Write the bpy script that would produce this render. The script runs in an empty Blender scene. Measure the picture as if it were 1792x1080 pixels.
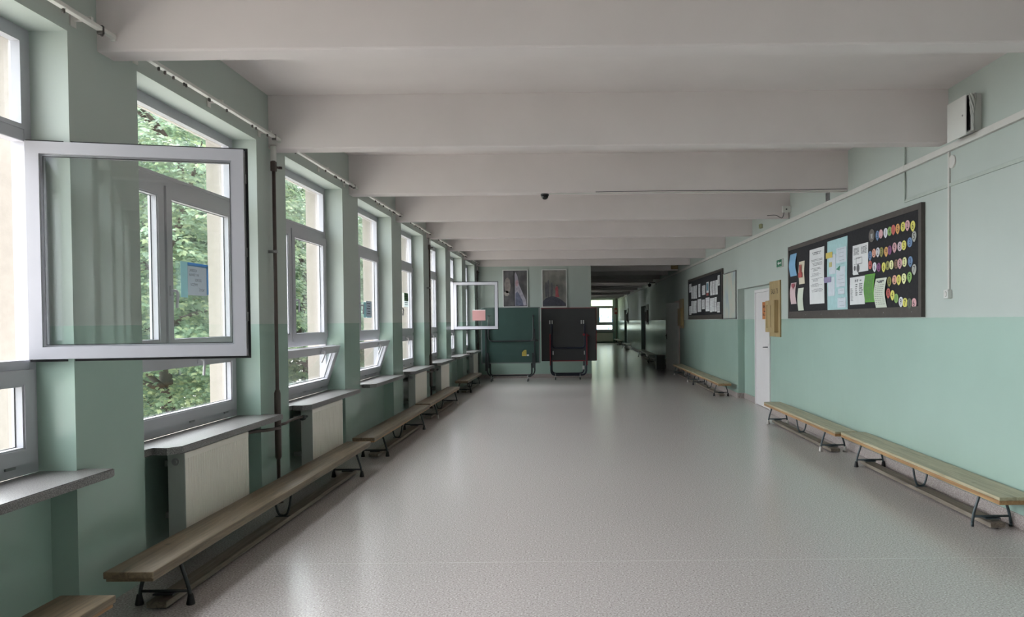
import bpy, bmesh, math, random
from mathutils import Vector, Matrix
R_ = random.Random(7)
SC = bpy.context.scene
COL = SC.collection
PI = math.pi

# ------------------------------------------------------------------ mesh builder
class MB:
    def __init__(s): s.bm = bmesh.new()
    def box(s, x0, x1, y0, y1, z0, z1, bev=0.0, seg=2):
        b = bmesh.new() if bev else s.bm
        v = [b.verts.new((x, y, z)) for x in (x0, x1) for y in (y0, y1) for z in (z0, z1)]
        for f in ((0, 1, 3, 2), (4, 6, 7, 5), (0, 4, 5, 1), (2, 3, 7, 6), (0, 2, 6, 4), (1, 5, 7, 3)):
            b.faces.new([v[i] for i in f])
        if bev:
            bmesh.ops.bevel(b, geom=list(b.edges), offset=bev, segments=seg, affect='EDGES', profile=0.5)
            s._take(b)
        return s
    def _take(s, b):
        m = {}
        for v in b.verts: m[v] = s.bm.verts.new(v.co)
        for f in b.faces:
            g = s.bm.faces.new([m[v] for v in f.verts]); g.smooth = f.smooth
        b.free()
    def prism(s, pts, axis, lo, hi):
        """polygon pts (a,b) extruded along axis 'x','y','z' from lo to hi; (a,b) are the other two axes in order"""
        def P(a, b, t):
            return (t, a, b) if axis == 'x' else ((a, t, b) if axis == 'y' else (a, b, t))
        A = [s.bm.verts.new(P(a, b, lo)) for a, b in pts]
        B = [s.bm.verts.new(P(a, b, hi)) for a, b in pts]
        n = len(pts)
        s.bm.faces.new(A[::-1]); s.bm.faces.new(B)
        for i in range(n):
            j = (i + 1) % n
            s.bm.faces.new((A[i], A[j], B[j], B[i]))
        return s
    def ring(s, a0, a1, b0, b1, w, lo, hi, axis='x', wb=None, wt=None):
        """mitred rectangular frame"""
        wb = w if wb is None else wb; wt = w if wt is None else wt
        A0, A1, B0, B1 = a0 + w, a1 - w, b0 + wb, b1 - wt
        s.prism([(a0, b0), (a1, b0), (A1, B0), (A0, B0)], axis, lo, hi)
        s.prism([(a1, b0), (a1, b1), (A1, B1), (A1, B0)], axis, lo, hi)
        s.prism([(a1, b1), (a0, b1), (A0, B1), (A1, B1)], axis, lo, hi)
        s.prism([(a0, b1), (a0, b0), (A0, B0), (A0, B1)], axis, lo, hi)
        return s
    def tube(s, path, r, n=10, closed=False):
        path = [Vector(p) for p in path]
        N = len(path); rings = []; up = None
        for i, p in enumerate(path):
            a = path[(i - 1) % N] if (i > 0 or closed) else p
            b = path[(i + 1) % N] if (i < N - 1 or closed) else p
            t = (b - a).normalized()
            if up is None:
                up = Vector((0, 0, 1)) if abs(t.z) < 0.9 else Vector((1, 0, 0))
            u = (up - t * up.dot(t)).normalized(); w = t.cross(u); up = u
            rr = r[i] if isinstance(r, (list, tuple)) else r
            rings.append([s.bm.verts.new(p + u * rr * math.cos(2 * PI * k / n) + w * rr * math.sin(2 * PI * k / n)) for k in range(n)])
        for i in range(N if closed else N - 1):
            A, B = rings[i], rings[(i + 1) % N]
            for k in range(n):
                f = s.bm.faces.new((A[k], A[(k + 1) % n], B[(k + 1) % n], B[k])); f.smooth = True
        if not closed:
            s.bm.faces.new(rings[0][::-1]); s.bm.faces.new(rings[-1])
        return s
    def lathe(s, prof, c=(0, 0, 0), axis='z', n=20):
        c = Vector(c); rings = []
        for r, h in prof:
            ring = []
            for k in range(n):
                a = 2 * PI * k / n; x, y = r * math.cos(a), r * math.sin(a)
                o = (x, y, h) if axis == 'z' else ((h, x, y) if axis == 'x' else (y, h, x))
                ring.append(s.bm.verts.new(c + Vector(o)))
            rings.append(ring)
        for A, B in zip(rings, rings[1:]):
            for k in range(n):
                f = s.bm.faces.new((A[k], A[(k + 1) % n], B[(k + 1) % n], B[k])); f.smooth = True
        s.bm.faces.new(rings[0][::-1]); s.bm.faces.new(rings[-1])
        return s
    def poly(s, pts):
        s.bm.faces.new([s.bm.verts.new(p) for p in pts]); return s
    def sheet(s, y0, y1, z0, z1, x, th, curl=0.0, n=6, skew=0.0, side=-1):
        """thin sheet facing -x (side=-1) or +x, gently curled off its board"""
        F, B = [], []
        for i in range(n + 1):
            t = i / n; z = z0 + (z1 - z0) * t
            o = curl * (0.5 - 0.5 * math.cos(2 * PI * (t * 0.8 + 0.1)))
            sh = skew * math.sin(PI * t)
            for L, dx in ((F, side * th), (B, 0.0)):
                L.append([s.bm.verts.new((x + side * o + dx, yy + sh, z)) for yy in (y0, y1)])
        for L in (F, B):
            for i in range(n): s.bm.faces.new((L[i][0], L[i][1], L[i + 1][1], L[i + 1][0]))
        for i in range(n):
            for k in (0, 1): s.bm.faces.new((F[i][k], B[i][k], B[i + 1][k], F[i + 1][k]))
        for i in (0, n): s.bm.faces.new((F[i][0], F[i][1], B[i][1], B[i][0]))
        return s
    def text(s, string, size, o, right, up, align='c', th=0.0):
        vs, fs = glyphs(string)
        if not vs: return s
        xs = [v[0] for v in vs]; x0, x1 = min(xs), max(xs)
        ox = -(x0 + x1) / 2 if align == 'c' else -x0
        o, right, up = Vector(o), Vector(right), Vector(up)
        V = [s.bm.verts.new(o + right * (v[0] + ox) * size + up * (v[1] - 0.35) * size) for v in vs]
        for f in fs:
            try: s.bm.faces.new([V[i] for i in f])
            except ValueError: pass
        return s
    def mesh(s, name):
        bmesh.ops.recalc_face_normals(s.bm, faces=s.bm.faces[:])
        me = bpy.data.meshes.new(name); s.bm.to_mesh(me); s.bm.free(); return me

_gl = {}
def glyphs(t):
    if t not in _gl:
        cu = bpy.data.curves.new('lettering', 'FONT'); cu.body = t; cu.size = 1.0; cu.resolution_u = 3
        ob = bpy.data.objects.new('lettering', cu); COL.objects.link(ob)
        dg = bpy.context.evaluated_depsgraph_get(); me = ob.evaluated_get(dg).to_mesh()
        _gl[t] = ([tuple(v.co) for v in me.vertices], [tuple(p.vertices) for p in me.polygons])
        bpy.data.objects.remove(ob); bpy.data.curves.remove(cu)
    return _gl[t]

def fillet(path, r, seg=5):
    P = [Vector(p) for p in path]; out = [P[0]]
    for a, b, c in zip(P, P[1:], P[2:]):
        d1, d2 = (a - b), (c - b)
        k = min(r, d1.length * .49, d2.length * .49)
        p, q = b + d1.normalized() * k, b + d2.normalized() * k
        for i in range(seg + 1):
            t = i / seg
            out.append(p * (1 - t) ** 2 + b * 2 * t * (1 - t) + q * t * t)
    out.append(P[-1]); return out

# ------------------------------------------------------------------ materials
def lin(c):
    if isinstance(c, str):
        c = [int(c[i:i + 2], 16) / 255 for i in (0, 2, 4)]
    return tuple((x / 12.92 if x <= .04045 else ((x + .055) / 1.055) ** 2.4) for x in c) + (1.0,)
def base(name, col, rough=.5, metal=0.0, spec=.5):
    m = bpy.data.materials.new(name); m.use_nodes = True
    p = m.node_tree.nodes['Principled BSDF']
    p.inputs['Base Color'].default_value = lin(col); p.inputs['Roughness'].default_value = rough
    p.inputs['Metallic'].default_value = metal; p.inputs['Specular IOR Level'].default_value = spec
    return m, m.node_tree, p
def N(nt, t, **kw):
    n = nt.nodes.new(t)
    for k, v in kw.items():
        if k in n.inputs.keys(): n.inputs[k].default_value = v
        else: setattr(n, k, v)
    return n
def coords(nt, scale=(1, 1, 1), kind='Object'):
    tc = N(nt, 'ShaderNodeTexCoord'); mp = N(nt, 'ShaderNodeMapping'); mp.inputs['Scale'].default_value = scale
    nt.links.new(tc.outputs[kind], mp.inputs['Vector']); return mp.outputs['Vector']
def ramp(nt, fac, stops):
    r = N(nt, 'ShaderNodeValToRGB'); e = r.color_ramp.elements
    while len(e) < len(stops): e.new(.5)
    for el, (p, c) in zip(e, stops): el.position = p; el.color = c if len(c) == 4 else lin(c)
    nt.links.new(fac, r.inputs['Fac']); return r
def bump(nt, p, h, strength=.1, dist=.01):
    b = N(nt, 'ShaderNodeBump', Strength=strength, Distance=dist)
    nt.links.new(h, b.inputs['Height']); nt.links.new(b.outputs['Normal'], p.inputs['Normal'])
def plain(name, col, rough=.5, metal=0., spec=.5, var=.08, scale=6.0, bmp=0.0, bscale=60.0):
    """paint / plastic / cloth with slight mottling from noise"""
    m, nt, p = base(name, col, rough, metal, spec)
    v = coords(nt)
    n = N(nt, 'ShaderNodeTexNoise', Scale=scale, Detail=4.0)
    nt.links.new(v, n.inputs['Vector'])
    c = lin(col)
    d = tuple(max(0, x * (1 - var)) for x in c[:3]) + (1,); l = tuple(min(1, x * (1 + var)) for x in c[:3]) + (1,)
    r = ramp(nt, n.outputs['Fac'], [(.3, d), (.7, l)])
    nt.links.new(r.outputs['Color'], p.inputs['Base Color'])
    if bmp:
        n2 = N(nt, 'ShaderNodeTexNoise', Scale=bscale, Detail=3.0); nt.links.new(v, n2.inputs['Vector'])
        bump(nt, p, n2.outputs['Fac'], bmp, .004)
    return m
def two_tone():
    m, nt, p = base('wall paint', 'ffffff', .5)
    v = coords(nt); sx = N(nt, 'ShaderNodeSeparateXYZ'); nt.links.new(v, sx.inputs[0])
    n0 = N(nt, 'ShaderNodeTexNoise', Scale=14.0); nt.links.new(v, n0.inputs['Vector'])
    wob = N(nt, 'ShaderNodeMath', operation='MULTIPLY_ADD'); wob.inputs[1].default_value = .006
    nt.links.new(n0.outputs['Fac'], wob.inputs[0]); nt.links.new(sx.outputs['Z'], wob.inputs[2])
    st = N(nt, 'ShaderNodeMath', operation='GREATER_THAN'); st.inputs[1].default_value = 1.553
    nt.links.new(wob.outputs[0], st.inputs[0])
    n = N(nt, 'ShaderNodeTexNoise', Scale=1.3, Detail=5.0); nt.links.new(v, n.inputs['Vector'])
    up = ramp(nt, n.outputs['Fac'], [(.3, (.405, .45, .415, 1)), (.7, (.43, .475, .44, 1))])
    lo = ramp(nt, n.outputs['Fac'], [(.3, (.335, .445, .385, 1)), (.7, (.355, .47, .41, 1))])
    mx = N(nt, 'ShaderNodeMix', data_type='RGBA')
    nt.links.new(st.outputs[0], mx.inputs['Factor']); nt.links.new(lo.outputs['Color'], mx.inputs['A']); nt.links.new(up.outputs['Color'], mx.inputs['B'])
    nt.links.new(mx.outputs['Result'], p.inputs['Base Color'])
    rr = N(nt, 'ShaderNodeMath', operation='MULTIPLY_ADD'); rr.inputs[1].default_value = .33; rr.inputs[2].default_value = .22
    nt.links.new(st.outputs[0], rr.inputs[0]); nt.links.new(rr.outputs[0], p.inputs['Roughness'])
    v2 = coords(nt, (1, 1, .35)); n2 = N(nt, 'ShaderNodeTexNoise', Scale=9.0, Detail=5.0); nt.links.new(v2, n2.inputs['Vector'])
    bump(nt, p, n2.outputs['Fac'], .12, .012)
    return m
def floor_mat():
    m, nt, p = base('speckled vinyl', '888888', .3)
    v = coords(nt)
    n = N(nt, 'ShaderNodeTexNoise', Scale=95.0, Detail=2.0); nt.links.new(v, n.inputs['Vector'])
    r = ramp(nt, n.outputs['Fac'], [(.30, (.23, .195, .19, 1)), (.44, (.41, .37, .36, 1)), (.58, (.46, .415, .405, 1)), (.72, (.70, .65, .635, 1))])
    sx = N(nt, 'ShaderNodeSeparateXYZ'); nt.links.new(v, sx.inputs[0])
    # welded seams across the hall
    def seam(out, at, w):
        a = N(nt, 'ShaderNodeMath', operation='SUBTRACT'); a.inputs[1].default_value = at; nt.links.new(out, a.inputs[0])
        b = N(nt, 'ShaderNodeMath', operation='ABSOLUTE'); nt.links.new(a.outputs[0], b.inputs[0])
        c = N(nt, 'ShaderNodeMath', operation='LESS_THAN'); c.inputs[1].default_value = w; nt.links.new(b.outputs[0], c.inputs[0]); return c
    s1 = seam(sx.outputs['Y'], 4.945, .004)
    mx = N(nt, 'ShaderNodeMix', data_type='RGBA'); mx.inputs['B'].default_value = (.62, .58, .56, 1)
    k = N(nt, 'ShaderNodeMath', operation='MULTIPLY'); k.inputs[1].default_value = .6; nt.links.new(s1.outputs[0], k.inputs[0])
    nt.links.new(k.outputs[0], mx.inputs['Factor']); nt.links.new(r.outputs['Color'], mx.inputs['A'])
    nt.links.new(mx.outputs['Result'], p.inputs['Base Color'])
    p.inputs['Roughness'].default_value = .21
    v2 = coords(nt, (.35, 1.0, 1)); n2 = N(nt, 'ShaderNodeTexNoise', Scale=2.2, Detail=0.0); nt.links.new(v2, n2.inputs['Vector'])
    bump(nt, p, n2.outputs['Fac'], .05, .004)
    return m
def speckle(name, c0, c1, c2, rough, scale=260.):
    m, nt, p = base(name, '888888', rough)
    v = coords(nt); n = N(nt, 'ShaderNodeTexNoise', Scale=scale, Detail=2.0); nt.links.new(v, n.inputs['Vector'])
    r = ramp(nt, n.outputs['Fac'], [(.33, lin(c0)), (.5, lin(c1)), (.68, lin(c2))])
    nt.links.new(r.outputs['Color'], p.inputs['Base Color']); return m
def wood(name, c0, c1, c2, rough=.45, along=1):
    m, nt, p = base(name, '886644', rough)
    sc = [9., 9., 9.]; sc[along] = .55
    v = coords(nt, tuple(sc)); n = N(nt, 'ShaderNodeTexNoise', Scale=3.2, Detail=7.0, Distortion=.9); n.inputs['Roughness'].default_value = .62
    nt.links.new(v, n.inputs['Vector'])
    r = ramp(nt, n.outputs['Fac'], [(.28, lin(c0)), (.5, lin(c1)), (.72, lin(c2))])
    v2 = coords(nt); k = N(nt, 'ShaderNodeTexVoronoi', Scale=3.0); nt.links.new(v2, k.inputs['Vector'])
    kr = ramp(nt, k.outputs['Distance'], [(.03, (1, 1, 1, 1)), (.075, (0, 0, 0, 1))])
    mx = N(nt, 'ShaderNodeMix', data_type='RGBA'); mx.inputs['B'].default_value = lin(c0)
    nt.links.new(kr.outputs['Color'], mx.inputs['Factor']); nt.links.new(r.outputs['Color'], mx.inputs['A'])
    nt.links.new(mx.outputs['Result'], p.inputs['Base Color'])
    bump(nt, p, n.outputs['Fac'], .15, .003); return m
def glass_mat():
    m = bpy.data.materials.new('window glass'); m.use_nodes = True; nt = m.node_tree; nt.nodes.clear()
    o = N(nt, 'ShaderNodeOutputMaterial'); mx = N(nt, 'ShaderNodeMixShader')
    t = N(nt, 'ShaderNodeBsdfTransparent'); t.inputs[0].default_value = (.972, .985, .978, 1)
    g = N(nt, 'ShaderNodeBsdfGlossy'); g.inputs['Roughness'].default_value = .02
    lw = N(nt, 'ShaderNodeLayerWeight'); lw.inputs['Blend'].default_value = .5
    pw = N(nt, 'ShaderNodeMath', operation='POWER'); pw.inputs[1].default_value = 5.0; nt.links.new(lw.outputs['Facing'], pw.inputs[0])
    f = N(nt, 'ShaderNodeMath', operation='MULTIPLY_ADD'); f.inputs[1].default_value = .94; f.inputs[2].default_value = .065; nt.links.new(pw.outputs[0], f.inputs[0])
    nt.links.new(f.outputs[0], mx.inputs[0]); nt.links.new(t.outputs[0], mx.inputs[1]); nt.links.new(g.outputs[0], mx.inputs[2])
    nt.links.new(mx.outputs[0], o.inputs[0]); return m
def thin_paper(name, col):
    m, nt, p = base(name, col, .8)
    o = [n for n in nt.nodes if n.type == 'OUTPUT_MATERIAL'][0]
    v = coords(nt); n = N(nt, 'ShaderNodeTexNoise', Scale=9.0); nt.links.new(v, n.inputs['Vector'])
    c = lin(col); r = ramp(nt, n.outputs['Fac'], [(.3, tuple(x * .95 for x in c[:3]) + (1,)), (.7, c)])
    tl = N(nt, 'ShaderNodeBsdfTranslucent'); mx = N(nt, 'ShaderNodeMixShader'); mx.inputs[0].default_value = .4
    nt.links.new(r.outputs['Color'], p.inputs['Base Color']); nt.links.new(r.outputs['Color'], tl.inputs[0])
    nt.links.new(p.outputs[0], mx.inputs[1]); nt.links.new(tl.outputs[0], mx.inputs[2]); nt.links.new(mx.outputs[0], o.inputs[0]); return m
def film_mat(name='painted window film', cols=('6fb7e6', 'e8efe8', 'f0ecd8', 'cfe0b4')):
    """painted, light-passing film on the far corridor panes"""
    m = bpy.data.materials.new(name); m.use_nodes = True; nt = m.node_tree; nt.nodes.clear()
    o = N(nt, 'ShaderNodeOutputMaterial'); mx = N(nt, 'ShaderNodeMixShader'); mx.inputs[0].default_value = .3
    t = N(nt, 'ShaderNodeBsdfTransparent'); tl = N(nt, 'ShaderNodeBsdfTranslucent')
    v = coords(nt); n = N(nt, 'ShaderNodeTexNoise', Scale=5.5, Detail=4.0); nt.links.new(v, n.inputs['Vector'])
    r = ramp(nt, n.outputs['Fac'], list(zip((.34, .44, .56, .66), map(lin, cols))))
    nt.links.new(r.outputs['Color'], t.inputs[0]); nt.links.new(r.outputs['Color'], tl.inputs[0])
    nt.links.new(t.outputs[0], mx.inputs[1]); nt.links.new(tl.outputs[0], mx.inputs[2]); nt.links.new(mx.outputs[0], o.inputs[0]); return m
def leaf_mat(name, c0, c1, c2):
    m = bpy.data.materials.new(name); m.use_nodes = True; nt = m.node_tree; nt.nodes.clear()
    o = N(nt, 'ShaderNodeOutputMaterial'); g = N(nt, 'ShaderNodeNewGeometry')
    r = ramp(nt, g.outputs['Random Per Island'], [(0., lin(c0)), (.55, lin(c1)), (1., lin(c2))])
    p = N(nt, 'ShaderNodeBsdfPrincipled', Roughness=.5); tl = N(nt, 'ShaderNodeBsdfTranslucent'); mx = N(nt, 'ShaderNodeMixShader'); mx.inputs[0].default_value = .35
    nt.links.new(r.outputs['Color'], p.inputs['Base Color']); nt.links.new(r.outputs['Color'], tl.inputs[0])
    nt.links.new(p.outputs[0], mx.inputs[1]); nt.links.new(tl.outputs[0], mx.inputs[2]); nt.links.new(mx.outputs[0], o.inputs[0]); return m

M = dict(
    wall=two_tone(), floor=floor_mat(), glass=glass_mat(), film=film_mat(cols=('8cb6d4', 'd3dcd8', 'dad8ca', 'c3d0b4')), film_top=film_mat('added foliage tint film', ('b9c6a8', 'c6d1b8', 'cfd7c2', 'd6dccb')),
    white=plain('ceiling whitewash', (.84, .805, .80), .75, var=.03, scale=2.0, bmp=.06, bscale=14),
    pvc=plain('white window plastic', (.69, .685, .71), .32, var=.015),
    gasket=plain('black rubber gasket', (.10, .10, .11), .6),
    grey_metal=plain('grey fitting metal', (.55, .55, .55), .35, .6),
    outer=plain('cream outside plaster', (.56, .53, .495), .85, var=.05, scale=20, bmp=.2, bscale=90),
    sill=speckle('grey terrazzo', '504d4d', '706d6d', '93908e', .3, 190),
    skirt=speckle('pink terrazzo', '776c69', '9c908c', 'bcb2ae', .35, 150),
    rad=plain('radiator enamel', (.90, .875, .835), .35, var=.02),
    radside=plain('radiator side enamel', (.62, .64, .62), .4, var=.02),
    dark=plain('dark metal paint', (.16, .17, .18), .45),
    slate=plain('slate blue tube paint', (.22, .26, .28), .4),
    pipe=plain('brown pipe paint', (.27, .22, .20), .45, var=.15, scale=12),
    rubber=plain('black rubber', (.13, .13, .14), .7), rubberw=plain('grey white rubber', (.72, .70, .68), .6),
    rail=plain('white rail enamel', (.80, .79, .77), .4), glider=plain('dark glider plastic', (.27, .25, .24), .5),
    wood_left=wood('worn brown bench wood', '4c4236', '73634f', '897863', .42),
    wood_right=wood('worn olive bench wood', '7f7660', 'a59b80', 'b9af95', .42),
    wood_edge=wood('orange pine edge', '7a5838', '9c7650', 'b08d62', .5),
    wood_low=wood('grey worn beam wood', '4c443c', '756a5e', '8d8276', .5),
    wood_grey=wood('grey bench wood', '8c8880', 'aeaaa2', 'c5c1b9', .35),
    plaque=wood('tan plaque wood', '86724f', 'a28c64', 'b39d74', .5, 2),
    felt=plain('black felt', (.135, .132, .145), .95, var=.25, scale=30, bmp=.3, bscale=300),
    bframe=plain('dark brown board frame', (.28, .255, .24), .5, var=.15, scale=15),
    door=plain('white door paint', (.84, .82, .82), .35, var=.02), doorgrey=plain('grey door paint', (.84, .84, .82), .35, var=.03),
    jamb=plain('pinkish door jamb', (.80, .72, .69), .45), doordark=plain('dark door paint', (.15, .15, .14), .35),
    paper=plain('white paper', (.83, .83, .83), .8, var=.03, scale=8), paperc=plain('pale green paper', (.78, .80, .74), .8, var=.03),
    ink=plain('grey print ink', (.38, .38, .39), .9), inkd=plain('black print ink', (.13, .13, .13), .9),
    boxw=plain('white sheet metal', (.80, .80, .78), .45, var=.02), conduit=plain('pale conduit', (.78, .77, .75), .5, var=.03),
    mintpipe=plain('mint painted conduit', (.655, .685, .655), .5), black=plain('black plastic', (.09, .09, .095), .4),
    cable=plain('grey cable', (.66, .66, .64), .5), ttgreen=plain('dark green tabletop', (.20, .305, .285), .5, var=.06, scale=3),
    ttblack=plain('charcoal tabletop', (.205, .205, .21), .5, var=.08, scale=3), navy=plain('navy tube paint', (.10, .12, .19), .35),
    red=plain('red trim', (.50, .10, .14), .45), rim=plain('grey table rim', (.46, .48, .48), .4),
    chrome=plain('bright metal', (.72, .72, .72), .3, .7), yellow=plain('yellow label', (.76, .68, .33), .7), frame_alu=plain('pale picture frame', (.86, .86, .85), .4),
    bark=plain('bark', (.24, .20, .17), .9, var=.3, scale=9, bmp=.6, bscale=25), ground=plain('pale light-bounce ground', (.72, .70, .66), .9, var=.12, scale=3),
    leaf=leaf_mat('maple leaf', '667f66', '7c9476', 'a9b58a'), leafdark=leaf_mat('dark leaf', '566f60', '677f6b', '7d957a'),  # leafdark is a darker green for the garden trees
    green_sign=plain('exit sign green', (.15, .42, .30), .5),
    )
def paint(col, rough=.75): return plain('card ' + str(col), col, rough, var=.05, scale=20)
CARD = {k: paint(v) for k, v in dict(pi='5f5a56', blue='6d87ac', pink='cfa0a4', white='d4d3da', green='87ab63', red='c0635c', orange='d3a061', yellow='d8d16a',
        grey='a5a59f', peach='d9a18d', olive='8c8a4e', purple='86527d', pale='d2bcc4', cream='dcdca4', brown='826654', dark='5d6355').items()}

# ------------------------------------------------------------------ scene helpers
def link(name, me, mat, parent=None, loc=None, rot=None):
    o = bpy.data.objects.new(name, me); COL.objects.link(o)
    if mat is not None and len(me.materials) == 0: me.materials.append(mat)
    if parent is not None: o.parent = parent
    if loc: o.location = loc
    if rot: o.rotation_euler = rot
    return o
def part(name, mb, mat, parent, loc=None, rot=None, label=None):
    o = link(name, mb.mesh(name), mat, parent, loc, rot)
    if label: o['label'] = label
    return o
def tag(o, label, cat, group=None):
    o['label'] = label; o['category'] = cat
    if group: o['group'] = group
    return o
def thing(name, label, cat, group=None, loc=(0, 0, 0), rot=None):
    o = bpy.data.objects.new(name, None); o.empty_display_size = .1; COL.objects.link(o); o.location = loc
    if rot: o.rotation_euler = rot
    return tag(o, label, cat, group)
def single(name, mb, mat, label, cat, group=None, loc=None):
    return tag(link(name, mb.mesh(name), mat, None, loc), label, cat, group)
def struct(name, mb, mat, label, cat):
    o = link(name, mb.mesh(name), mat); o['kind'] = 'structure'; return tag(o, label, cat)
def copy_tree(o, parent=None):
    c = o.copy(); COL.objects.link(c); c.parent = parent
    for ch in list(o.children): copy_tree(ch, c)
    return c

# ------------------------------------------------------------------ the room
LX, RX, CEIL, BEAM = -2.60, 3.27, 3.52, 3.06
END, FAR, BACK = 21.17, 54.0, -5.6
WP, WW = 2.40, 1.76
WN = lambda k: 4.67 + WP * (k - 2)          # near edge of the k-th window
WK = list(range(-2, 9))
ZS, ZT = .79, 3.08                          # sill top, window head
BF = lambda i: 4.28 + 2.41 * i              # front face of the i-th ceiling beam

struct('floor', MB().box(-2.86, 3.55, BACK - .2, FAR + .3, -.12, 0), M['floor'], 'grey speckled vinyl floor of the long school hall', 'floor')
struct('ceiling', MB().box(-3.02, 3.6, BACK - .2, FAR + .4, CEIL, CEIL + .12), M['white'], 'whitewashed ceiling between the beams', 'ceiling')
n = 0
for i in range(-4, 21):
    n += 1
    x0 = LX if i <= 7 else .55
    struct('trim_%d' % n, MB().box(x0 - .01, RX + .01, BF(i), BF(i) + .17, BEAM, CEIL + .01, .012), M['white'],
           'whitewashed concrete beam crossing under the ceiling', 'ceiling beam')

def openings(mb, x0, x1, zlow):
    y = BACK
    for k in WK:
        mb.box(x0, x1, y, WN(k), 0, CEIL)
        mb.box(x0, x1, WN(k), WN(k) + WW, ZT, CEIL)
        y = WN(k) + WW
    mb.box(x0, x1, y, END + .2, 0, CEIL)
w = MB(); openings(w, -2.88, LX, 0)
for k in WK: w.box(-2.88, -2.74, WN(k), WN(k) + WW, 0, ZS - .045)
struct('wall_left', w, M['wall'], 'mint and green painted window wall with deep piers', 'wall')
w = MB(); openings(w, -3.02, -2.885, 0)
for k in WK: w.box(-3.02, -2.885, WN(k), WN(k) + WW, 0, ZS - .03)
w.box(-3.02, -2.885, BACK, END, -3.6, 0)
struct('wall_outside', w, M['outer'], 'cream plastered outside face of the window wall', 'wall')
w = MB()
for y0, y1, z0, z1 in ((BACK, 12.67, 0, CEIL), (12.67, 15.15, 2.14, CEIL), (15.15, 23.30, 0, CEIL), (23.30, 24.20, 2.12, CEIL), (24.20, 33.9, 0, CEIL),
                       (33.9, 36.1, 2.2, CEIL), (36.1, 45.4, 0, CEIL), (45.4, 47.6, 2.2, CEIL), (47.6, FAR + .2, 0, CEIL)):
    w.box(RX, 3.60, y0, y1, z0, z1)
w.box(3.40, 3.60, 12.67, 15.15, 0, 2.14); w.box(3.52, 3.60, 23.3, 24.2, 0, 2.12); w.box(3.52, 3.6, 33.9, 36.1, 0, 2.2); w.box(3.52, 3.6, 45.4, 47.6, 0, 2.2)
struct('wall_right', w, M['wall'], 'mint and green painted classroom wall with door niches', 'wall')
struct('wall_end', MB().box(-2.88, .55, END, END + .2, 0, CEIL), M['wall'], 'mint and green end wall behind the folded tables', 'wall')
ADDED_CW = (30.6, 38.6, 46.2)                     # unseen windows added to let light into the corridor
w = MB(); yy = END + .2
for c in ADDED_CW:
    w.box(.13, .55, yy, c, 0, CEIL).box(.13, .55, c, c + WW, 0, ZS - .045).box(.13, .55, c, c + WW, ZT, CEIL); yy = c + WW
w.box(.13, .55, yy, FAR, 0, CEIL)
struct('wall_corridor', w, M['wall'], 'long corridor wall behind the end wall, with windows added for light', 'wall')
struct('wall_back', MB().box(-2.88, 3.6, BACK - .2, BACK, 0, CEIL), M['wall'], 'painted wall closing the hall behind the viewer', 'wall')
FX = 1.23
w = MB().box(.35, FX, FAR, FAR + .35, 0, CEIL).box(FX + WW, 3.6, FAR, FAR + .35, 0, CEIL).box(FX, FX + WW, FAR, FAR + .35, ZT, CEIL).box(FX, FX + WW, FAR + .12, FAR + .35, 0, ZS - .045)
struct('wall_far', w, M['wall'], 'wall around the window closing the corridor', 'wall')
b = MB()
for y0, y1 in ((BACK, 12.67), (15.15, 23.25), (24.25, 33.85), (36.15, 45.35), (47.65, FAR)): b.box(RX - .014, RX + .01, y0, y1, 0, .105, .004)
b.box(RX, 3.4, 15.136, 15.15, 0, .105); b.box(3.386, 3.41, 14.20, 15.15, 0, .105, .004); b.box(RX, 3.4, 12.67, 12.684, 0, .105); b.box(3.386, 3.41, 12.67, 13.05, 0, .105)
struct('baseboard_right', b, M['skirt'], 'pinkish terrazzo baseboard under the classroom wall', 'baseboard')
struct('baseboard_end', MB().box(LX, .55, END - .014, END + .01, 0, .105, .004), M['skirt'], 'pinkish terrazzo baseboard under the end wall', 'baseboard')
struct('ground', MB().box(-60, -3.02, -40, 120, -3.8, -3.6).box(-60, 60, FAR + .5, 140, -3.8, -3.61), M['ground'], 'pale light-bounce ground outside the windows', 'ground')  # unseen ground, its paleness chosen to bounce daylight up to the ceiling

# ------------------------------------------------------------------ windows
def lever(parent, y, z, x=.018, drop=.12, mat='pvc'):
    h = MB().box(x - .006, x + .010, y - .015, y + .015, z - .035, z + .035, .003)
    h.tube(fillet([(x, y, z), (x + .045, y, z), (x + .05, y, z - .03), (x + .042, y, z - drop)], .02, 4), .0095, 8)
    return part('handle', h, M[mat], parent)
def sash(parent, name, loc, rot, y0, y1, h, gasket=False, film=None, handle=None):
    """sash with its hinge at local y = 0, z = 0; x > 0 is the room side"""
    f = MB().ring(y0 + .012, y1 - .012, .012, h - .012, .062, -.052, .002)
    f.ring(y0, y1, 0, h, .074, .002, .018)
    f.ring(y0 + .070, y1 - .070, .070, h - .070, .014, -.030, .010)
    s = part(name, f, M['pvc'], parent, loc, rot)
    part('pane', MB().box(-.046, -.030, y0 + .078, y1 - .078, .078, h - .078), M[film or 'glass'], s)
    part('glazing_seal', MB().ring(y0 + .0835, y1 - .0835, .0835, h - .0835, .0035, -.0305, -.026), M['gasket'], s, label='thin dark seal round the pane')
    if gasket:
        part('gasket', MB().ring(y0 - .003, y1 + .003, -.003, h + .003, .012, -.004, .006), M['gasket'], s, label='black rubber gasket round the sash')
        g = MB().box(-.034, -.014, y0 + .0085, y0 + .0125, .05, h - .05)
        for z in (.2, .55, .95): g.box(-.038, -.010, y0 + .004, y0 + .012, z, z + .05)
        part('lock_strip', g, M['grey_metal'], s)
    if handle: lever(s, *handle)
    return s
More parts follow.
